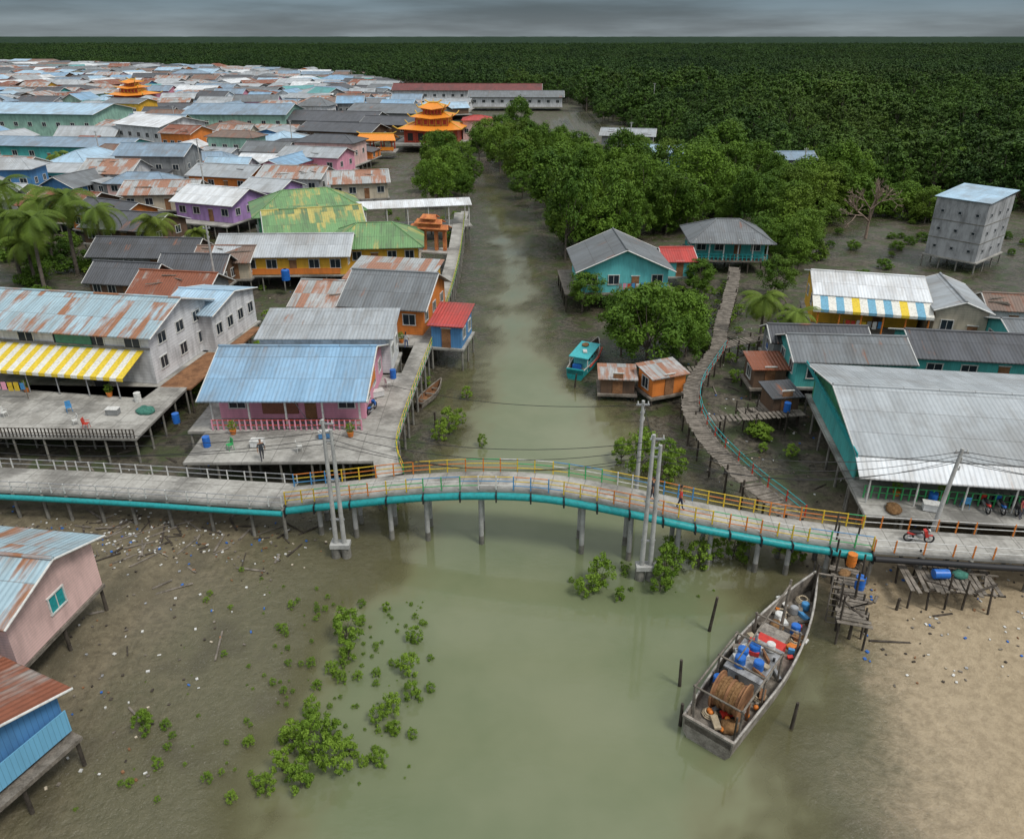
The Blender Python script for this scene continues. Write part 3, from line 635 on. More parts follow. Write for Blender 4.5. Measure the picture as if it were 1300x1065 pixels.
def pagoda(name,x,y,s,rz):
    b=MB(); r=MB(); c=MB()
    c.box(0,0,2.1,20,15,.6,concrete)
    z=2.4
    for k,(w,d,h) in enumerate(((14,10,3.2),(8.5,6.5,1.9),(4.6,3.8,1.5))):
        b.box(0,0,z+h/2,w,d,h,tre if k==0 else tye)
        for i in range(5):
            b.box(-w/2+w*(i+.5)/5,-d/2-.03,z+h*.45,w*.1,.06,h*.6,black if k==0 else tre)
        for i in range(6):
            for yy in (-1,1): c.cyl((-w/2+i*w/5,yy*(d/2+.5),z),(-w/2+i*w/5,yy*(d/2+.5),z+h),.16,.16,tre,6)
        o=1.6 if k==0 else 1.2; e=z+h; rr=1.9 if k==0 else 1.4
        X,Y_=w/2+o,d/2+o; q=w*.28
        A=[(-X,-Y_,e+.45),(X,-Y_,e+.45),(X,Y_,e+.45),(-X,Y_,e+.45)]; M0=(0,-Y_,e-.1); M1=(0,Y_,e-.1); P1,P2=(-q,0,e+rr),(q,0,e+rr)
        r.slab([A[0],M0,(0,0,e+rr),P1],.12,tor); r.slab([M0,A[1],P2,(0,0,e+rr)],.12,tor); r.slab([A[2],M1,(0,0,e+rr),P2],.12,tor); r.slab([M1,A[3],P1,(0,0,e+rr)],.12,tor)
        r.slab([A[1],A[2],P2],.12,tor); r.slab([A[3],A[0],P1],.12,tor)
        r.tube([(-q-1,0,e+rr+.7),(-q,0,e+rr+.15),(q,0,e+rr+.15),(q+1,0,e+rr+.7)],.2,tye,6)
        for a_,pp in ((A[0],P1),(A[3],P1),(A[1],P2),(A[2],P2)): 
            r.tube([(a_[0]*1.12,a_[1]*1.12,a_[2]+.8),a_,pp],.16,tye,5)
        z=e+rr*.5
    r.cyl((0,0,z+.4),(0,0,z+1.8),.22,.03,tye,6)
    o_=asset(name,{'walls':b,'tiered_roof':r,'columns_and_base':c},(x,y,0),rad(rz)); o_.scale=(s,s,s); OCC.append((x,y,10*s))
pagoda('chinese_temple',-23.5,240,1.12,-5); pagoda('chinese_temple',-180,385,1.05,-10)
mb=MB(); rf=MB()
for i in range(4):
    for j in (-1,1): mb.cyl((-4.5+i*3,j*2.6,2.2),(-4.5+i*3,j*2.6,5.4),.2,.2,tre,6)
mb.box(0,0,2.1,11,7,.3,concrete); mb.box(0,-2.9,3,10,.1,.9,tor)
rf.slab([(-5.8,-3.6,5.3),(5.8,-3.6,5.3),(4.8,0,6.7),(-4.8,0,6.7)],.12,tor); rf.slab([(5.8,3.6,5.3),(-5.8,3.6,5.3),(-4.8,0,6.7),(4.8,0,6.7)],.12,tor); rf.tube([(-5.6,0,7.3),(-4.6,0,6.8),(4.6,0,6.8),(5.6,0,7.3)],.15,tye)
asset('temple_pavilion',{'columns':mb,'roof':rf},(-38,222,0),0); OCC.append((-38,222,7))
mb=MB(); ro_=m_noise('terracotta_paint',(.35,.10,.04),(.62,.24,.08),1.2,.8,.3)
for x in (-2.2,-.9,.9,2.2): mb.box(x,0,4.2,.45,.6,3.4,ro_)
for k,(w_,z_) in enumerate(((6.2,5.9),(4.4,6.7),(2.6,7.4))):
    mb.box(0,0,z_-.25,w_*.8,.7,.5,ro_); mb.slab([(-w_/2,-.9,z_),(w_/2,-.9,z_),(w_/2-.3,0,z_+.5),(-w_/2+.3,0,z_+.5)],.1,ro_); mb.slab([(w_/2,.9,z_),(-w_/2,.9,z_),(-w_/2+.3,0,z_+.5),(w_/2-.3,0,z_+.5)],.1,ro_)
mb.box(0,0,2.4,7,3,.25,concrete)
asset('temple_gateway',{'frame':mb},(-12.2,112,0),rad(-12)); OCC.append((-12,112,5))
XR=np.array([(118,-66),(150,-66),(165,-68),(180,-38),(200,-34),(225,-46),(260,-44),(300,-22),(340,-14),(380,-12),(420,-60),(480,-62),(560,-95),(620,-112),(760,-300),(930,-600)])
pal=['grey']*4+['ltgrey']*4+['bluegrey']*4+['dark']*4+['darkgrey']*4+['white']*3+['ltblue']*3+['blue']*2+['brown']*2+['rust']*3+['mix']*5+['teal']
wl=['white']*5+['cream','grey','grey','brown','brown','blue','teal','mint','pink','yellow','orange','palepink']
y=150.
while y<900:
    st=11.8+(y-150)*.015
    x=float(np.interp(y,XR[:,0],XR[:,1]))-R.uniform(0,5)
    while x>-.76*y-25:
        w=R.uniform(.65,1.45)*(st*1.05); d=R.uniform(.5,.85)*st
        px,py=x-w/2,y+R.uniform(-2,2)
        if all((px-a)**2+(py-b)**2>(c_+w*.42)**2 for a,b,c_ in OCC if c_) :
            near=py<330
            rt=R.choice([-12,-8,-5,-15,5,80,75]) if R.random()<.88 else R.uniform(-40,40)
            n0=len(OCC)
            house('stilt_house',px,py,w*.94,d,rt,R.choice([4.4,4.8,5.2,5.6,6.2,7.8 if near else 6.5]),2.3,R.choice(['gx','gx','gx','hip']),R.uniform(1.0,2.3),.6,R.choice(wl),R.choice(pal),wins=(4,2) if near else (0,0),win=near,stilt=py<240,deck=(.8,.8,R.uniform(.5,3),.8))
            if near and R.random()<.7:
                a_=rad(rt); qx=px+math.cos(a_)*w*.1+math.sin(a_)*d*.8; qy=py+math.sin(a_)*w*.1-math.cos(a_)*d*.8
                house('lean_to_shed',qx,qy,w*R.uniform(.3,.6),d*.45,rt,R.uniform(3.6,4.3),2.3,'shed',.6,.3,R.choice(wl),R.choice(['rust','mix','brown','dark','grey','white']),wins=(2,1),stilt=False)
            del OCC[n0:]
        x-=w+R.uniform(.1,1.8)
    y+=st*R.uniform(.72,.88)
# ---------------------------------------------------------------- decks, quay, walkways
def deck(name,x0,x1,y0,y1,z,mat,rz=0.,step=2.4,th=.22,post=conc_dark):
    a=MB();b=MB(); cx,cy=(x0+x1)/2,(y0+y1)/2; w,d=x1-x0,y1-y0
    a.box(0,0,z-th/2,w,d,th,mat)
    nx=max(2,int(w/step)+1); ny=max(2,int(d/step)+1)
    for i in range(nx):
        for j in range(ny): xx=-w/2+.15+(w-.3)*i/(nx-1); yy=-d/2+.15+(d-.3)*j/(ny-1); b.cyl((xx,yy,-.6),(xx,yy,z-th),.1,.09,post,6)
    return asset(name,{'slab':a,'piles':b},(cx,cy,0),rad(rz))
deck('concrete_terrace',-50.5,-30,53.6,63.3,2.58,concrete,-2)
deck('concrete_terrace',-25,-10.4,49.6,54.6,2.57,concrete,1)
deck('concrete_terrace',24,41,41.6,45.6,2.57,concrete,-7)
deck('timber_walkway',-31.6,-28.6,62.8,79,2.55,wood_br,-6,2.4,.15,wood_dk)
deck('jetty_platform',-9.4,-8.,97,140,2.4,concrete,0,4)
deck('concrete_path',-24,-20.5,64,80,2.45,concrete,0,3)
mb=MB(); post_rail(mb,[(-50.4,53.9,2.58),(-30.3,53.3,2.58)],.8,wood_dk,wood_dk,.3,.03,2); asset('terrace_fence',{'rail':mb})
def strip(pts,w,th,mat,mb):
    P=[Vector(p) for p in pts]; n=len(P); L=[];Rr=[]
    for i in range(n):
        t=(P[min(i+1,n-1)]-P[max(i-1,0)]); t.z=0; t.normalize(); s_=Vector((-t.y,t.x,0))
        L.append(P[i]+s_*w/2); Rr.append(P[i]-s_*w/2)
    dz=Vector((0,0,th))
    for i in range(n-1):
        a,b,c_,d_=Rr[i],Rr[i+1],L[i+1],L[i]
        mb.add([a,b,c_,d_],[(0,1,2,3)],mat); mb.add([a-dz,b-dz,c_-dz,d_-dz],[(3,2,1,0)],mat)
        mb.add([a-dz,b-dz,b,a],[(0,1,2,3)],mat); mb.add([c_-dz,d_-dz,d_,c_],[(0,1,2,3)],mat)
    return L,Rr
def resample(pts,step):
    P=[Vector(p) for p in pts]; o=[]
    Q=[P[0]]+P+[P[-1]]
    for i in range(1,len(Q)-2):
        n=max(1,int((Q[i+1]-Q[i]).length/step))
        for k in range(n):
            t=k/n; a,b,c_,d_=Q[i-1],Q[i],Q[i+1],Q[i+2]
            o.append(.5*((2*b)+(c_-a)*t+(2*a-5*b+4*c_-d_)*t*t+(3*b-a-3*c_+d_)*t**3))
    o.append(P[-1]); return o
bp=[(-56,48.5,2.6),(-37.4,47.2,2.6),(-31.4,46.7,2.6),(-25.4,46.1,2.6),(-19.5,45.4,2.6),(-15.6,45.0,2.6)]
ba=[(-15.6,45,2.6),(-14.4,45.0,2.75),(-10.9,44.6,3.4),(-7,44.3,4.05),(-2.1,43.8,4.6),(2.6,43.2,4.72),(7.8,42.,4.4),(11.8,41.2,3.9),(15.9,40.8,3.25),(18.9,40.5,2.85),(22.8,39.9,2.62)]
bq=[(22.8,39.9,2.62),(27.5,39.4,2.6),(32.2,38.9,2.6),(48,37.6,2.6)]
D=MB();Ra=MB();Pi=MB();Pp=MB()
ra=resample(ba,1.0); L,Rr=strip(ra,2.3,.22,concrete,D)
cols=[rail_y,rail_o,rail_y,rail_g,rail_w,rail_b,rail_y,rail_o]
def pk(seed):
    return lambda p:cols[int((p.x*.31+seed+50))%len(cols)]
for side,sd in ((L,0),(Rr,3)): post_rail(Ra,side,1.0,rail_y,rail_y,1.4,.032,3,pick=pk(sd))
rp=[p+Vector((.0,-.18,-.42)) for p in Rr]
Pp.tube(rp,.26,teal_p,10)
Pp.tube([p+Vector((0,.3,-.28)) for p in rp],.14,black,6)
for i in range(0,len(rp),2): Pp.box(rp[i].x,rp[i].y,rp[i].z-.02,.1,.6,.6,black)
for x in (-13,-10.8,-8.5,-5.6,-2.3,4.6,7.9,10.6,13.2,15.8,18.2,20.6):
    c_=min(ra,key=lambda p:abs(p.x-x)); 
    Pi.box(c_.x,c_.y,c_.z-.42,.35,2.5,.34,concrete)
    for s_ in (-.85,.85): Pi.cyl((c_.x,c_.y+s_,-1.2),(c_.x,c_.y+s_,c_.z-.55),.17,.17,conc_pole,8); Pi.cyl((c_.x,c_.y+s_,-1.2),(c_.x,c_.y+s_,.7),.2,.18,conc_dark,8)
asset('arched_footbridge',{'deck':D,'railings':Ra,'piers':Pi,'teal_water_pipe':Pp})
def walkway(name,pts,w,mat,railc,pipe=None,pst=2.6,sides=(1,1),h=.9,rs=1.8):
    D=MB();Ra=MB();Pi=MB(); r_=resample(pts,1.2); L,Rr=strip(r_,w,.22,mat,D)
    if sides[0]: post_rail(Ra,L,h,railc[0],railc[1],rs,.03,2)
    if sides[1]: post_rail(Ra,Rr,h,railc[0],railc[1],rs,.03,2)
    for i in range(0,len(r_),2):
        for q in (L[i],Rr[i]): Pi.cyl((q.x,q.y,-.6),(q.x,q.y,q.z-.2),.13,.12,conc_dark if mat is concrete else wood_dk,6)
    if pipe: Pi.tube([q+Vector((0,-.3,-.35)) for q in Rr],.2,pipe,8); 
    asset(name,{'deck':D,'railings':Ra,'piles':Pi})
walkway('concrete_walkway',bp,3.0,concrete,(rail_w,steel),teal_p,sides=(1,1),h=.8)
walkway('concrete_walkway',bq,2.6,concrete,(rail_o,rail_w),black)
walkway('quay_walkway',[(-8.9,47.6,2.6),(-9.9,51,2.6),(-10.0,56,2.6),(-9.6,66.8,2.6),(-9.2,75,2.6),(-8.6,91.4,2.6),(-8.6,110.5,2.6),(-9.5,137.9,2.6)],1.9,concrete,(rail_g,rail_y),None,sides=(0,1))
def plankwalk(name,pts,w,railc=None,side=1):
    D=MB();Pi=MB();Ra=MB(); r_=resample(pts,.34)
    for i in range(len(r_)-1):
        t=r_[i+1]-r_[i]; a=math.atan2(t.y,t.x)
        D.box(r_[i].x,r_[i].y,r_[i].z+R.uniform(-.015,.015),.27,w*R.uniform(.9,1.08),.06,wood,a)
        if i%7==0:
            for s_ in (-1,1):
                px,py=r_[i].x-math.sin(a)*w/2*.85*s_,r_[i].y+math.cos(a)*w/2*.85*s_; Pi.cyl((px,py,-.6),(px,py,r_[i].z+(.5 if R.random()<.2 else -.03)),.09,.08,wood_dk,6)
    if railc:
        q=[]
        for i in range(0,len(r_),6):
            t=r_[min(i+1,len(r_)-1)]-r_[max(0,i-1)]; t.normalize(); q.append(r_[i]+Vector((t.y,-t.x,0))*w/2*side)
        post_rail(Ra,q,.9,railc[0],railc[1],2,.035,2)
    asset(name,{'planks':D,'posts':Pi,'handrail':Ra})
plankwalk('timber_boardwalk',[(18.9,42.2,2.6),(18.,45.2,2.45),(17.3,47.4,2.3),(16.0,53.9,2),(15.8,59.5,2),(17,64.5,2),(19.2,69.1,2),(21.9,74.4,2)],1.6,(rail_r,teal_p),1)
plankwalk('timber_boardwalk',[(21.9,74.4,2),(24.2,82,2),(27,90,2),(29.3,96.7,2),(31.5,104,2.1)],1.6)
plankwalk('timber_boardwalk',[(21.9,74.4,2),(25.5,76.2,2),(31.5,78.6,2),(36,77,2.1)],1.5)
plankwalk('timber_boardwalk',[(16,58,1.9),(20,58.3,1.9),(25.5,59,2)],1.2)
plankwalk('timber_boardwalk',[(13,68.5,1.2),(16,68.8,1.6),(19,69,1.9)],1.3)
def rough(name,cx,cy,w,d,z,rz,tall=.9):
    D=MB();Pi=MB()
    n=int(w/.3)
    for i in range(n): 
        if R.random()<.85: D.box(-w/2+i*.3,R.uniform(-.15,.15),z+R.uniform(-.03,.03),.24,d*R.uniform(.8,1.12),.05,wood,R.uniform(-.06,.06))
    for yy in (-d*.4,0,d*.4): D.box(0,yy,z-.09,w,.12,.1,wood_dk)
    for k in range(int(w)): D.box(R.uniform(-w*.4,w*.4),R.uniform(-d*.3,d*.3),z+.06,R.uniform(.8,2.2),.12,.06,wood_dk if k%2 else wood,R.uniform(0,3))
    for i in range(int(w/1.1)+1):
        for yy in (-d*.42,d*.42):
            x=-w/2+i*1.1+R.uniform(-.2,.2); Pi.cyl((x+R.uniform(-.2,.2),yy+R.uniform(-.2,.2),-.8),(x,yy,z+R.choice([-.05,.5,tall,tall*1.4])),.07,.06,wood_dk,6)
    asset(name,{'planks':D,'posts':Pi},(cx,cy,0),rad(rz))
rough('timber_platform',27.0,37.2,5.4,2.8,1.6,-8)
rough('timber_jetty',20.6,37.0,8.,1.7,1.7,72,1.7)
rough('timber_jetty',21.6,60,3,2,1.5,10)
mb=MB()   # ladder and mooring frame at the jetty head
for s_ in (-.28,.28): mb.cyl((s_,0,-.6),(s_,.5,3.1),.05,.045,wood,6)
for k in range(8): mb.cyl((-.28,-.02+k*.07,.0+k*.38),(.28,-.02+k*.07,.0+k*.38),.035,.035,wood,5)
for x in (-1.2,1.2): mb.cyl((x,.6,-.8),(x+R.uniform(-.15,.15),.6,3.6),.09,.07,wood_dk,6)
mb.cyl((-1.4,.6,2.9),(1.4,.6,3.0),.06,.06,wood,6)
asset('jetty_ladder_frame',{'frame':mb},(19.1,35.2,0),rad(-18))
def pole(name,x,y,top,twin=True,lean=(0,0)):
    mb=MB(); b=MB()
    for dx in ((-.28,.28) if twin else (0,)):
        mb.cyl((x+dx,y,-.8),(x+dx*.8+lean[0],y+lean[1],top-(.0 if dx<=0 else .7)),.18,.11,conc_pole,8)
    if twin:
        for z in (3,6): mb.box(x,y,z,.9,.1,.12,steel)
        for dx in (-.35,.35): b.cyl((x+dx,y,-.8),(x+dx,y,1.1),.34,.3,conc_dark,10)
        b.box(x,y,1.0,1.3,.7,.3,conc_pole)
    tx,ty=x+lean[0],y+lean[1]
    for k,z in enumerate((top-.3,top-.9,top-1.5)):
        b.box(tx,ty,z,.9 if k==0 else .3,.1,.1,steel)
        for s_ in (-.35,.35) if k==0 else (.14,): b.cyl((tx+s_,ty,z+.05),(tx+s_,ty,z+.25),.05,.04,rail_w,6)
    asset(name,{'shaft':mb,'fittings':b})
pole('utility_pole',-11.5,41.5,10.4); pole('utility_pole',8.6,39.2,10.6); pole('utility_pole',27.2,40.8,8.4,False,(1.1,.6))
pole('utility_pole',-52,45,10.4,False); pole('utility_pole',8.9,46,9.5,False)
pole('utility_pole',30,200,12,False);pole('utility_pole',58,330,14,False);pole('utility_pole',60,160,11,False)
for x,y in ((-37,91),(-56,140),(-70,175),(-100,190),(-60,215),(-110,260),(-80,300),(-150,300)): pole('utility_pole',x,y,11,False)
wm=MB()
def wire(a,b,sag,r=.022):
    a=Vector(a);b=Vector(b); wm.tube([a.lerp(b,i/14)-Vector((0,0,sag*4*(i/14)*(1-i/14))) for i in range(15)],r,black,4)
for dz,sg in ((0,1.1),(-.45,1.4),(-.9,1.7),(-1.3,1.3)):
    wire((-52,45,10+dz),(-11.5,41.5,10+dz),sg+.5); wire((-11.5,41.5,10+dz),(8.6,39.2,10.2+dz),sg); wire((8.6,39.2,10.2+dz),(28.3,41.4,8.2+dz*.6),sg); wire((28.3,41.4,8.2+dz*.6),(52,39,9+dz),sg)
wire((-11.5,41.5,9.2),(-17,53,6),.4); wire((8.6,39.2,9.8),(8.9,46,9.3),.2); wire((8.9,46,9.2),(-10,56,6),.8)
asset('overhead_wires',{'wires':wm})
# ---------------------------------------------------------------- boats
hull_g=m_noise('boat_grey_hull',(.14,.12,.10),(.34,.31,.27),1.5,.8,.3)
gun=m_noise('worn_white_gunwale',(.20,.18,.16),(.46,.44,.40),2.,.8,.2)
net=m_noise('brown_net',(.14,.07,.025),(.28,.16,.07),6.,.95,1.)
rope=m_noise('rope',(.35,.28,.18),(.5,.42,.3),8.,.9,.8)
def hull(Lg,Wd,dep,deckz,mat,inner,stern=.85,sheer=.7,open_=False):
    mb=MB(); N_=16; sec=[]
    for i in range(N_+1):
        t=i/N_; x=-Lg/2+Lg*t
        wd=Wd/2*(stern+(1-stern)*min(1,t/.35)) if t<.35 else Wd/2*(1-((t-.35)/.65)**2.3*.97)
        g=deckz+.42+sheer*max(0,(t-.45)/.55)**2+.12*(1-t); kz=-dep+dep*1.1*max(0,(t-.7)/.3)**2
        sec.append((x,wd,g,kz))
    V=[];F=[]
    for x,wd,g,kz in sec: V+= [(x,wd,g),(x,wd*.93,(g+kz)*.45),(x,wd*.55,kz+.1),(x,0,kz),(x,-wd*.55,kz+.1),(x,-wd*.93,(g+kz)*.45),(x,-wd,g)]
    for i in range(N_):
        for j in range(6): a=i*7+j; F.append((a,a+1,a+8,a+7))
    F.append((6,5,4,3,2,1,0)); mb.add(V,F,mat)
    V=[];F=[]
    for x,wd,g,kz in sec: V+= [(x,wd*.94-.03,g),(x,wd*.92-.03,deckz),(x,-wd*.92+.03,deckz),(x,-wd*.94+.03,g)]
    for i in range(N_):
        for j in range(3): a=i*4+j; F.append((a+4,a+5,a+1,a))
    F.append((0,1,2,3)); mb.add(V,F,inner)
    for sg in (1,-1): mb.tube([(x,sg*wd*.97,g) for x,wd,g,kz in sec],.07,gun if not open_ else mat,5)
    mb.box(sec[0][0],0,sec[0][2],.16,sec[0][1]*2,.14,mat)
    return mb,sec
H,sec=hull(14.2,3.3,.6,.75,hull_g,wood,.82,.9)
C=MB();Dm=MB();G=MB();K=MB()
Dm.cyl((-4.9,-.75,1.75),(-4.9,.55,1.75),.78,.78,net,18); 
for yy in (-.82,.62): Dm.cyl((-4.9,yy-.04,1.75),(-4.9,yy+.04,1.75),1.0,1.0,wood_br,18)
for k in range(5): Dm.cyl((-4.9,-.72+k*.3,1.75),(-4.9,-.6+k*.3,1.75),.84,.84,net if k%2 else wood_br,18)
for yy in (-1.05,.85): G.box(-4.9,yy,1.2,.14,.12,1.5,wood_br)
for x in (-6.3,-3.6,-1.5,1.2):
    for yy in (-1.25,1.25): G.cyl((x,yy,.7),(x,yy,2.7 if x<1 else 2.2),.06,.06,wood,6)
    G.cyl((x,-1.35,2.6 if x<1 else 2.1),(x,1.35,2.6 if x<1 else 2.1),.055,.055,wood,6)
for yy in (-1.25,1.25): G.cyl((-6.3,yy,2.62),(-1.5,yy,2.62),.055,.055,wood,6)
G.cyl((1.8,0,.7),(2.1,0,4.6),.1,.07,wood,8); G.cyl((2.1,0,4.3),(-3.6,.3,2.9),.05,.04,wood,6)
G.cyl((-6.8,.9,.7),(-6.9,1.,3.3),.06,.05,wood,6); G.cyl((-6.8,-1.2,.4),(-7.1,-1.3,3.),.06,.05,wood_dk,6)
C.box(-1.9,0,1.25,2.6,1.7,1.0,m_plain('cabin_white',(.42,.44,.42),.6)); C.slab([(-3.4,-1.05,1.85),(-.4,-1.05,1.85),(-.4,1.05,1.9),(-3.4,1.05,1.9)],.07,m_noise('cabin_roof_grey',(.16,.16,.16),(.36,.37,.38),2.,.8,.2))
C.box(.2,0,1.05,1.2,1.5,.6,red_p); C.box(1.35,.2,1.,.9,1.6,.5,hull_g)
for x,y_ in ((-2.6,-.2),(-.9,.7)): C.box(x,-.86,1.35,.7,.04,.45,glass)
C.cyl((-1.2,.3,1.9),(-1.2,.3,2.9),.09,.09,steel,8)
for (x,y_,z,rr,h_,mt) in ((-2.9,.4,1.95,.3,.55,blue_pl),(-2.2,.55,1.95,.3,.5,blue_pl),(-1.5,.2,1.95,.32,.45,blue_pl),(-2.5,-.45,1.95,.28,.45,blue_pl),(-.8,-.4,1.95,.25,.4,rail_w),(-3.9,1.,.8,.3,.7,blue_pl),(3.,.5,.8,.3,.5,rail_w),(2.6,-.6,.8,.28,.55,blue_pl),(4.2,.1,.8,.25,.4,steel),(-1.1,.5,1.95,.22,.35,red_p),(4.9,-.3,.85,.24,.4,rail_b)):
    K.cyl((x,y_,z),(x,y_,z+h_),rr,rr*.95,mt,12); K.cyl((x,y_,z+h_),(x,y_,z+h_+.03),rr*.8,rr*.8,mt,12)
for k in range(80):
    x=R.uniform(-6.4,4.8); y_=R.uniform(-1.15,1.15); K.box(x,y_,.85+R.uniform(0,.2)+(1.05 if -3.3<x<-.5 and abs(y_)<.9 else 0),R.uniform(.12,.9),R.uniform(.1,.45),R.uniform(.08,.3),R.choice([rail_w,red_p,wood,wood_br,steel,net,rail_o,rail_b,black,rope,wood_dk,wood]),R.uniform(0,3.1),R.uniform(-.2,.2))
for x,y_ in ((1.9,-.9),(3.6,.6),(-3.2,-1.),(-5.8,.5),(5.3,0)):
    for q in range(3): K.tube([(x+(.38-.06*q)*math.cos(a/9*6.283),y_+(.38-.06*q)*math.sin(a/9*6.283),.84+.07*q+(.2 if x>5 else 0)) for a in range(10)],.05,rope,5)
for k in range(9): K.sph((R.uniform(-6.3,-3.4),R.uniform(-1.2,1.2),1.),.14,.14,.14,R.choice([red_p,rail_o,rail_w]))
for x,y_,r_ in ((-5.9,-.6,.55),(2.4,.4,.5),(-3.4,.9,.4)): K.sph((x,y_,.85),r_,r_*.8,.3,net,12,6,.16)
asset('wooden_fishing_boat',{'hull':H,'cabin':C,'net_drum':Dm,'frame_and_mast':G,'deck_gear':K},(14.1,31.8,.05),rad(50))
H,sec=hull(8.5,2.3,.5,.5,teal_p,wood,.8,.6)
C=MB(); C.box(-.8,0,1.15,3.2,1.5,1.3,W['cyan']); C.slab([(-3.2,-1.05,1.95),(1.3,-1.05,1.95),(1.3,1.05,2.),(-3.2,1.05,2.)],.08,m_plain('boat_roof_teal',(.05,.42,.45),.5))
for i in range(3): C.box(-1.8+i*1.,-.77,1.4,.6,.04,.45,glass); C.box(-1.8+i*1.,.77,1.4,.6,.04,.45,glass)
C.box(.815,0,1.4,.03,1.,.5,glass)
for yy in (-.95,.95): C.cyl((-3.1,yy,.5),(-3.1,yy,1.9),.05,.05,rail_w,6)
C.box(2.2,0,.75,.8,.8,.4,rail_o); C.box(-2.9,.2,.8,.5,.9,.5,blue_pl); C.sph((.2,.3,2.08),.5,.4,.16,net,10,6,.15); C.box(-1.6,-.2,2.1,.7,.4,.15,rail_w,.4)
C.tube([(-3,-1.2,1.),(0,-1.22,.95),(2.5,-.95,1.1)],.08,rail_r,6)
asset('teal_motor_boat',{'hull':H,'cabin':C},(8.0,74.3,.05),rad(68))
H,sec=hull(5.4,1.25,.25,.15,wood,wood_br,.55,.35,True)
C=MB()
for x in (-1.5,0,1.3): C.box(x,0,.42,.25,1.0,.05,wood)
asset('wooden_sampan',{'hull':H,'thwarts':C},(-7.9,66,.05),rad(72))
# ---------------------------------------------------------------- clutter
drums=((20.9,36.2,1.73,blue_pl),(21.3,38.4,1.73,rail_o),(26.3,37.2,1.7,blue_pl),(-28,56,2.58,blue_pl),(-33,60,2.58,rail_w),(24.,59,2.1,blue_pl),(-24,52,2.58,blue_pl),(-11.2,65,2.6,blue_pl),(29,44,2.58,blue_pl))
for x,y,z,mt in drums:
    mb=MB()
    if abs(x-26.3)<.1: mb.cyl((-.45,0,.3),(.45,0,.3),.3,.3,mt,14)
    else: mb.cyl((0,0,0),(0,0,.85),.29,.29,mt,14); mb.cyl((0,0,.28),(0,0,.31),.305,.305,mt,14); mb.cyl((0,0,.56),(0,0,.59),.305,.305,mt,14)
    asset('plastic_drum',{'body':mb},(x,y,z))
mb=MB()
cl=[wood,wood_br,wood_dk,rail_w,steel,W['cream'],wood_dk,wood,rail_w,blue_pl]
for k in range(1900):
    g=R.random()
    if g<.30: x=R.gauss(-27,8); y=R.gauss(43,1.6)
    elif g<.56: x=R.uniform(-55,-11); y=R.uniform(50,110)
    elif g<.80: x=R.uniform(15,38); y=R.uniform(44,90)
    elif g<.93: x=R.uniform(19,36); y=R.uniform(30,41)
    else: x=R.uniform(-26,-15); y=R.uniform(24,42)
    if min(x-np.interp(y,LB[:,0],LB[:,1]),np.interp(y,RB[:,0],RB[:,1])-x)>0: continue
    big=R.random()<(.2 if y>42 or x<-24 else .05)
    s_=R.uniform(.6,2.4) if big else R.uniform(.05,.2)
    mb.box(x,y,max(0,hgt(x,y))+.04,s_,R.uniform(.06,.16),R.uniform(.03,.08),cl[R.choice([0,2])] if big else cl[R.randrange(len(cl))],R.uniform(0,3.1))
asset('driftwood_and_litter',{'pieces':mb})
mb=MB()
for x,y,h_ in ((11.6,34.5,2.6),(9.1,30.3,1.8),(14.2,27.6,1.8),(8.6,27.8,1.6),(11.9,29.6,1.6),(20.9,34.3,1.5),(19.7,33.9,1.7),(23.5,36.2,1.),(6.2,68.5,1.5),(-6.9,60.5,1.3)):
    mb.cyl((x,y,-1),(x+R.uniform(-.25,.25),y+R.uniform(-.2,.2),h_),.11,.08,wood_dk,7)
asset('mooring_posts',{'posts':mb})
for x,y,z in ((-22.6,54,2.6),(-13,53.6,2.6),(-36,61,2.6),(-44,62,2.6),(-11.8,70,2.6),(-11.6,74,2.6),(30,44.6,2.6),(27,45,2.6)):
    mb=MB(); mb.cyl((0,0,0),(0,0,.4),.2,.28,W['orange'],10); pm=asset('potted_plant',{'pot':mb},(x,y,z)); link('plant',SH[0],(0,0,.3),0,.4,pm)
for x,y,z,m_ in ((-20,52,2.58,white),(-15,53.4,2.58,W['blue']),(-34,57.5,2.58,W['grey']),(-12,61,2.62,white),(-11.7,78,2.6,W['teal']),(-11.4,86,2.6,wood),(28.5,43.2,2.58,white)):
    mb=MB(); mb.box(0,0,.3,1.0,.6,.5,m_)
    mb.box(0,0,.57,1.08,.68,.06,rail_w)
    for a in (-.4,.4):
        for b in (-.22,.22): mb.box(a,b,.03,.08,.08,.06,black)
    asset('storage_crate',{'crate':mb},(x,y,z),R.uniform(-.5,.5))
for x,y,z,c_ in ((-35,55,2.58,rail_r),(-36.2,55.6,2.58,rail_w),(-38,58,2.58,rail_b),(-22,51.5,2.58,rail_g),(-16.5,51.2,2.58,rail_w),(31,43.5,2.58,rail_b),(-11.4,63,2.6,rail_w),(-43,57,2.58,rail_w)):
    mb=MB(); mb.box(0,0,.45,.45,.42,.04,c_); mb.box(0,.2,.72,.42,.04,.45,c_,0,0,-.12)
    for a in (-.19,.19):
        for b in (-.18,.18): mb.cyl((a,b,.43),(a*1.15,b*1.15,0),.02,.02,c_,5)
    for a in (-.22,.22): mb.box(a,0,.64,.04,.4,.03,c_)
    asset('plastic_chair',{'chair':mb},(x,y,z),R.uniform(0,6))
for x,y,z,s in ((-31.5,58,2.58,.9),(-46,56,2.58,1.1),(-12.3,67,2.6,.6),(26,43.2,2.58,.7),(20.5,37.4,1.78,.45),(27.6,37.4,1.7,.5)):
    mb=MB(); mb.sph((0,0,.1),s,s*.75,.38*s,R.choice([net,m_noise('green_net',(.03,.12,.09),(.07,.22,.17),5.,.95,.8)]),14,8,.14); asset('fishing_net_pile',{'net':mb},(x,y,z),R.uniform(0,6))
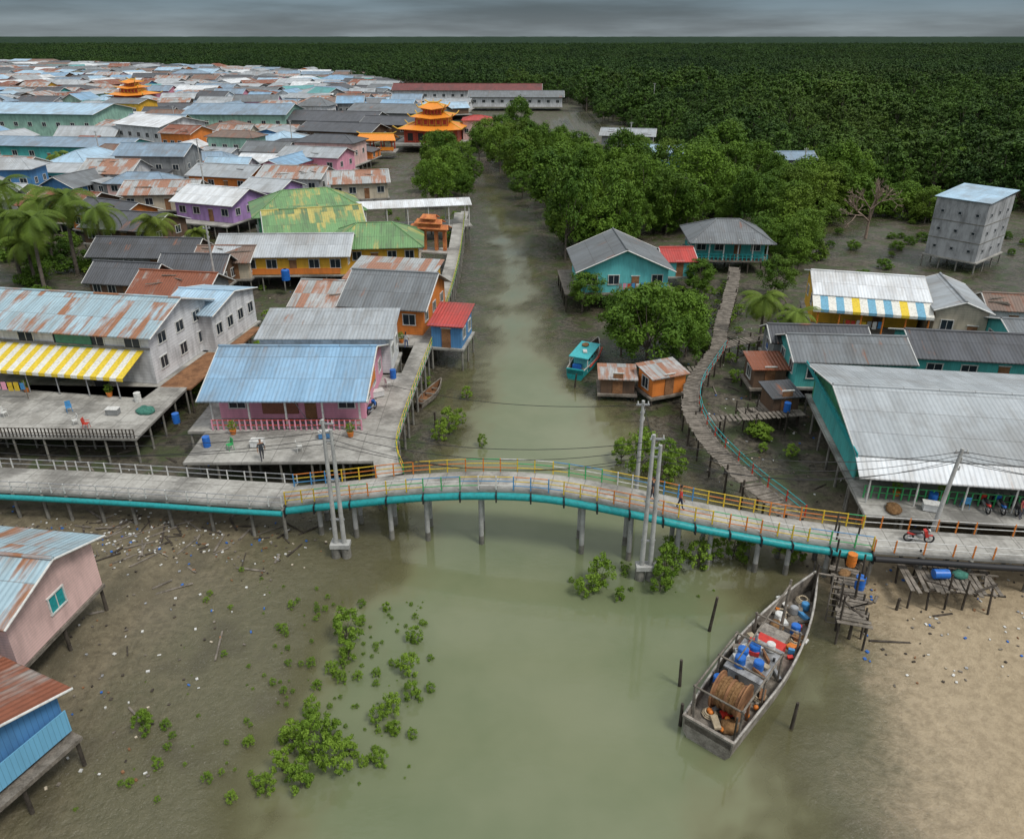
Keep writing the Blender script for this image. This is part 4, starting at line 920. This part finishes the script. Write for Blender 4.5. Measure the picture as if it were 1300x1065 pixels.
for x,y,z,l_,rz in ((-48,60.5,2.58,5,.0),(-23,63.5,2.5,4,1.5),(13.,90.,2.35,4,.1),(-40,108,2.4,5,.2),(36,77.3,2.25,4,-.2)):
    mb=MB()
    for a in (0,l_): mb.cyl((a,0,0),(a,0,1.8),.04,.04,wood,6)
    mb.cyl((0,0,1.75),(l_,0,1.72),.012,.012,black,4)
    for k in range(int(l_/.55)): mb.box(.4+k*.55,.0,1.35-R.uniform(0,.15),.42,.03,R.uniform(.6,.85),R.choice([rail_w,rail_r,rail_b,W['pink'],rail_y,W['grey']]))
    asset('laundry_line',{'line':mb},(x,y,z),rz)
for x,y,z in ((-25.5,66,2.6),(-38,63.6,2.6),(20,100,2.3),(-11,88,2.6),(26.3,71,2.4),(-30,97,2.4),(45,74,2.3)):
    mb=MB(); cc=blue_pl if R.random()<.5 else black; mb.cyl((0,0,.0),(0,0,1.3),.55,.55,cc,16); mb.sph((0,0,1.3),.55,.55,.2,cc,16,6); mb.cyl((0,0,1.45),(0,0,1.56),.18,.18,black,10)
    for k in range(3): mb.cyl((0,0,.3+k*.4),(0,0,.34+k*.4),.57,.57,cc,16)
    asset('water_tank',{'tank':mb},(x,y,z))
def moto(x,y,z,rz,c_):
    mb=MB(); w=MB()
    for xx in (-.62,.62):
        w.tube([(xx+.28*math.cos(a/12*6.283),0,.3+.28*math.sin(a/12*6.283)) for a in range(13)],.055,black,6)
        w.cyl((xx,-.05,.3),(xx,.05,.3),.07,.07,steel,8)
        for a in range(6): w.cyl((xx,0,.3),(xx+.26*math.cos(a*1.047),0,.3+.26*math.sin(a*1.047)),.012,.012,steel,4)
    mb.cyl((.62,0,.3),(.42,0,.95),.04,.04,steel,6); mb.cyl((-.62,.08,.3),(-.1,.08,.45),.04,.04,steel,6)
    mb.sph((.05,0,.5),.28,.14,.2,steel); mb.box(.35,0,.7,.18,.3,.5,c_,0,-.35); mb.sph((-.25,0,.72),.45,.14,.12,black); mb.sph((-.5,0,.62),.3,.13,.13,c_)
    mb.cyl((.4,-.33,1.02),(.4,.33,1.02),.025,.025,black,6); mb.sph((.5,0,.92),.1,.1,.1,rail_w); mb.cyl((-.75,-.15,.35),(-.1,-.15,.3),.05,.04,steel,6)
    mb.sph((.62,0,.56),.2,.07,.06,c_)
    asset('motorcycle',{'body':mb,'wheels':w},(x,y,z),rz)
moto(25.9,39.6,2.62,-.15,red_p)
for i in range(6): moto(32.2+i*.95,43.4-i*.13,2.6,1.4+R.uniform(-.15,.15),[red_p,blue_pl,black,rail_w,red_p,black][i])
moto(-12,58,2.62,1.3,blue_pl)
# ---------------------------------------------------------------- people
def m_cloth(name,shirt,pants,skin=(.30,.16,.09)):
    m,nt=mk(name); tc=nd(nt,'ShaderNodeTexCoord').outputs['Object']; s=nd(nt,'ShaderNodeSeparateXYZ',{0:tc})
    ax=ma(nt,'ABSOLUTE',s.outputs[0]); z=s.outputs[2]
    c=mixc(nt,ma(nt,'GREATER_THAN',z,.92),pants,shirt); c=mixc(nt,ma(nt,'GREATER_THAN',z,1.43),c,skin)
    arm=ma(nt,'MULTIPLY',ma(nt,'GREATER_THAN',ax,.215),ma(nt,'LESS_THAN',z,1.18)); c=mixc(nt,arm,c,skin)
    c=mixc(nt,ma(nt,'LESS_THAN',z,.09),c,(.03,.03,.03)); out(nt,c,.8); return m
skin_m=m_plain('skin',(.32,.17,.10),.5); hair=m_plain('black_hair',(.012,.01,.01),.5)
def person(x,y,z,rz,shirt,pants,stride=.18,arm=.12,bend=0.,female=False):
    sh=.18 if female else .2
    v=[((0,0,.95),.15),((0,0,1.15),.135),((0,.0,1.36),.16),((0,0,1.47),.06),((0,.01,1.56),.055),
       ((-sh,0,1.40),.065),((-sh-.06,arm*.3,1.13),.048),((-sh-.08,-arm*.6-.05,.90),.036),((-sh-.08,-arm-.08,.82),.034),
       ((sh,0,1.40),.065),((sh+.06,-arm*.3,1.13),.048),((sh+.08,arm*.6-.05,.90),.036),((sh+.08,arm-.08,.82),.034),
       ((-.1,0,.88),.10),((-.1,-stride*.5,.50),.065),((-.1,-stride+.02,.10),.045),((-.1,-stride-.12,.045),.04),
       ((.1,0,.88),.10),((.1,stride*.35,.50),.065),((.1,stride+.04,.10),.045),((.1,stride-.1,.045),.04)]
    e=[(0,1),(1,2),(2,3),(3,4),(2,5),(5,6),(6,7),(7,8),(2,9),(9,10),(10,11),(11,12),(0,13),(13,14),(14,15),(15,16),(0,17),(17,18),(18,19),(19,20)]
    me=bpy.data.meshes.new('body')
    bmm=bmesh.new(); lay=bmm.verts.layers.skin.verify(); vv=[]
    for i,q in enumerate(v):
        t=bmm.verts.new(q[0]); t[lay].radius=(q[1],q[1]*(.75 if i in(0,1,2) else 1)); t[lay].use_root=(i==0); vv.append(t)
    for a_,b_ in e: bmm.edges.new((vv[a_],vv[b_]))
    bmm.to_mesh(me); bmm.free()
    me.materials.append(m_cloth('clothes',shirt,pants))
    root=bpy.data.objects.new('person',None); COL.objects.link(root); root.location=(x,y,z); root.rotation_euler=(0,0,rz)
    b=link('body',me,parent=root); b.modifiers.new('s','SKIN'); sb=b.modifiers.new('d','SUBSURF'); sb.levels=1; sb.render_levels=2
    h=MB(); h.sph((0,0,1.66),.078,.095,.118,skin_m,14,10); h.sph((0,.022,1.695),.084,.098,.10,hair,12,8)
    if female: h.sph((0,.08,1.6),.07,.05,.14,hair)
    h.cyl((0,-.09,1.665),(0,-.118,1.64),.012,.016,skin_m,6); h.box(0,-.09,1.605,.045,.012,.01,red_p)
    for sg in (-1,1): h.sph((sg*.03,-.085,1.668),.012,.01,.009,black,8,5); h.sph((sg*.08,0,1.655),.012,.02,.028,skin_m,8,5)
    link('head',h.mesh('head'),parent=root)
    g=MB()
    for (q,sg) in ((8,-1),(12,1)):
        px,py,pz=v[q][0]; g.sph((px,py,pz-.045),.018,.04,.05,skin_m,8,6)
        for k,ln in enumerate((.06,.072,.078,.066)): 
            yy=py-.03+k*.02; g.tube([(px,yy,pz-.08),(px-sg*.006,yy,pz-.08-ln*.55),(px-sg*.02,yy,pz-.08-ln)],.009,skin_m,5,.007)
        g.tube([(px,py-.035,pz-.03),(px,py-.062,pz-.065),(px-sg*.01,py-.066,pz-.09)],.011,skin_m,5,.008)
    link('hands',g.mesh('hands'),parent=root)
person(10.9,41.2,4.05,1.4,(.6,.05,.04),(.03,.04,.08))
person(9.2,41.9,4.28,-1.7,(.03,.03,.04),(.05,.05,.07),.12,.08)
person(-19,49.9,2.58,.5,(.04,.05,.06),(.06,.06,.07))
person(-10.9,72.5,2.62,2.9,(.5,.5,.5),(.05,.08,.2),.15,.1,female=True)
person(34.,42.2,2.58,.3,(.5,.1,.1),(.1,.1,.12),.02,.05,female=True)
# ---------------------------------------------------------------- light, sky, camera
w=bpy.data.worlds.new('World'); scene.world=w; w.use_nodes=True; nt=w.node_tree; nt.nodes.clear()
SE,SR=rad(58),rad(128)
sky=nd(nt,'ShaderNodeTexSky',sky_type='NISHITA'); sky.sun_disc=False; sky.sun_elevation=SE; sky.sun_rotation=SR; sky.air_density=1.2; sky.dust_density=2.
tc=nd(nt,'ShaderNodeTexCoord').outputs['Generated']; s=nd(nt,'ShaderNodeSeparateXYZ',{0:tc}); z=s.outputs[2]
cv=nd(nt,'ShaderNodeVectorMath',{0:tc,1:(1.,1.,9.)},operation='MULTIPLY').outputs[0]
cn=nz(nt,cv,2.1,6.,.55)
hor=mixc(nt,rng(nt,z,0.,.035),(2.5,2.95,3.2),(1.3,1.85,2.25))
up=mixc(nt,rng(nt,z,.05,.6),hor,(8.6,8.9,9.2))
br_=rng(nt,cn,.35,.65,.62,1.45)
cl_=mixc(nt,1.,up,nd(nt,'ShaderNodeCombineXYZ',{0:br_,1:br_,2:br_}).outputs[0],'MULTIPLY')
mixd=mixc(nt,.88,sky.outputs[0],cl_)
bg=nd(nt,'ShaderNodeBackground'); nt.links.new(mixd,bg.inputs[0]); bg.inputs[1].default_value=.1
o=nd(nt,'ShaderNodeOutputWorld'); nt.links.new(bg.outputs[0],o.inputs[0])
sl=bpy.data.lights.new('sun','SUN'); sl.energy=2.2; sl.angle=rad(14); sl.color=(1.,.96,.90)
so=bpy.data.objects.new('sun',sl); COL.objects.link(so)
dirv=Vector((math.sin(SR)*math.cos(SE),math.cos(SR)*math.cos(SE),math.sin(SE)))
so.rotation_euler=dirv.to_track_quat('Z','Y').to_euler(); so.location=(0,0,60)
cam=bpy.data.cameras.new('camera'); co=bpy.data.objects.new('camera',cam); COL.objects.link(co); scene.camera=co
co.location=(0,0,32); co.rotation_euler=(rad(90-24.8),0,0)
cam.sensor_width=36; cam.sensor_fit='HORIZONTAL'; cam.lens=36*960/1300; cam.shift_y=-45/1300; cam.clip_end=20000; cam.clip_start=.5
scene.view_settings.view_transform='Standard'; scene.view_settings.look='None'; scene.view_settings.exposure=0
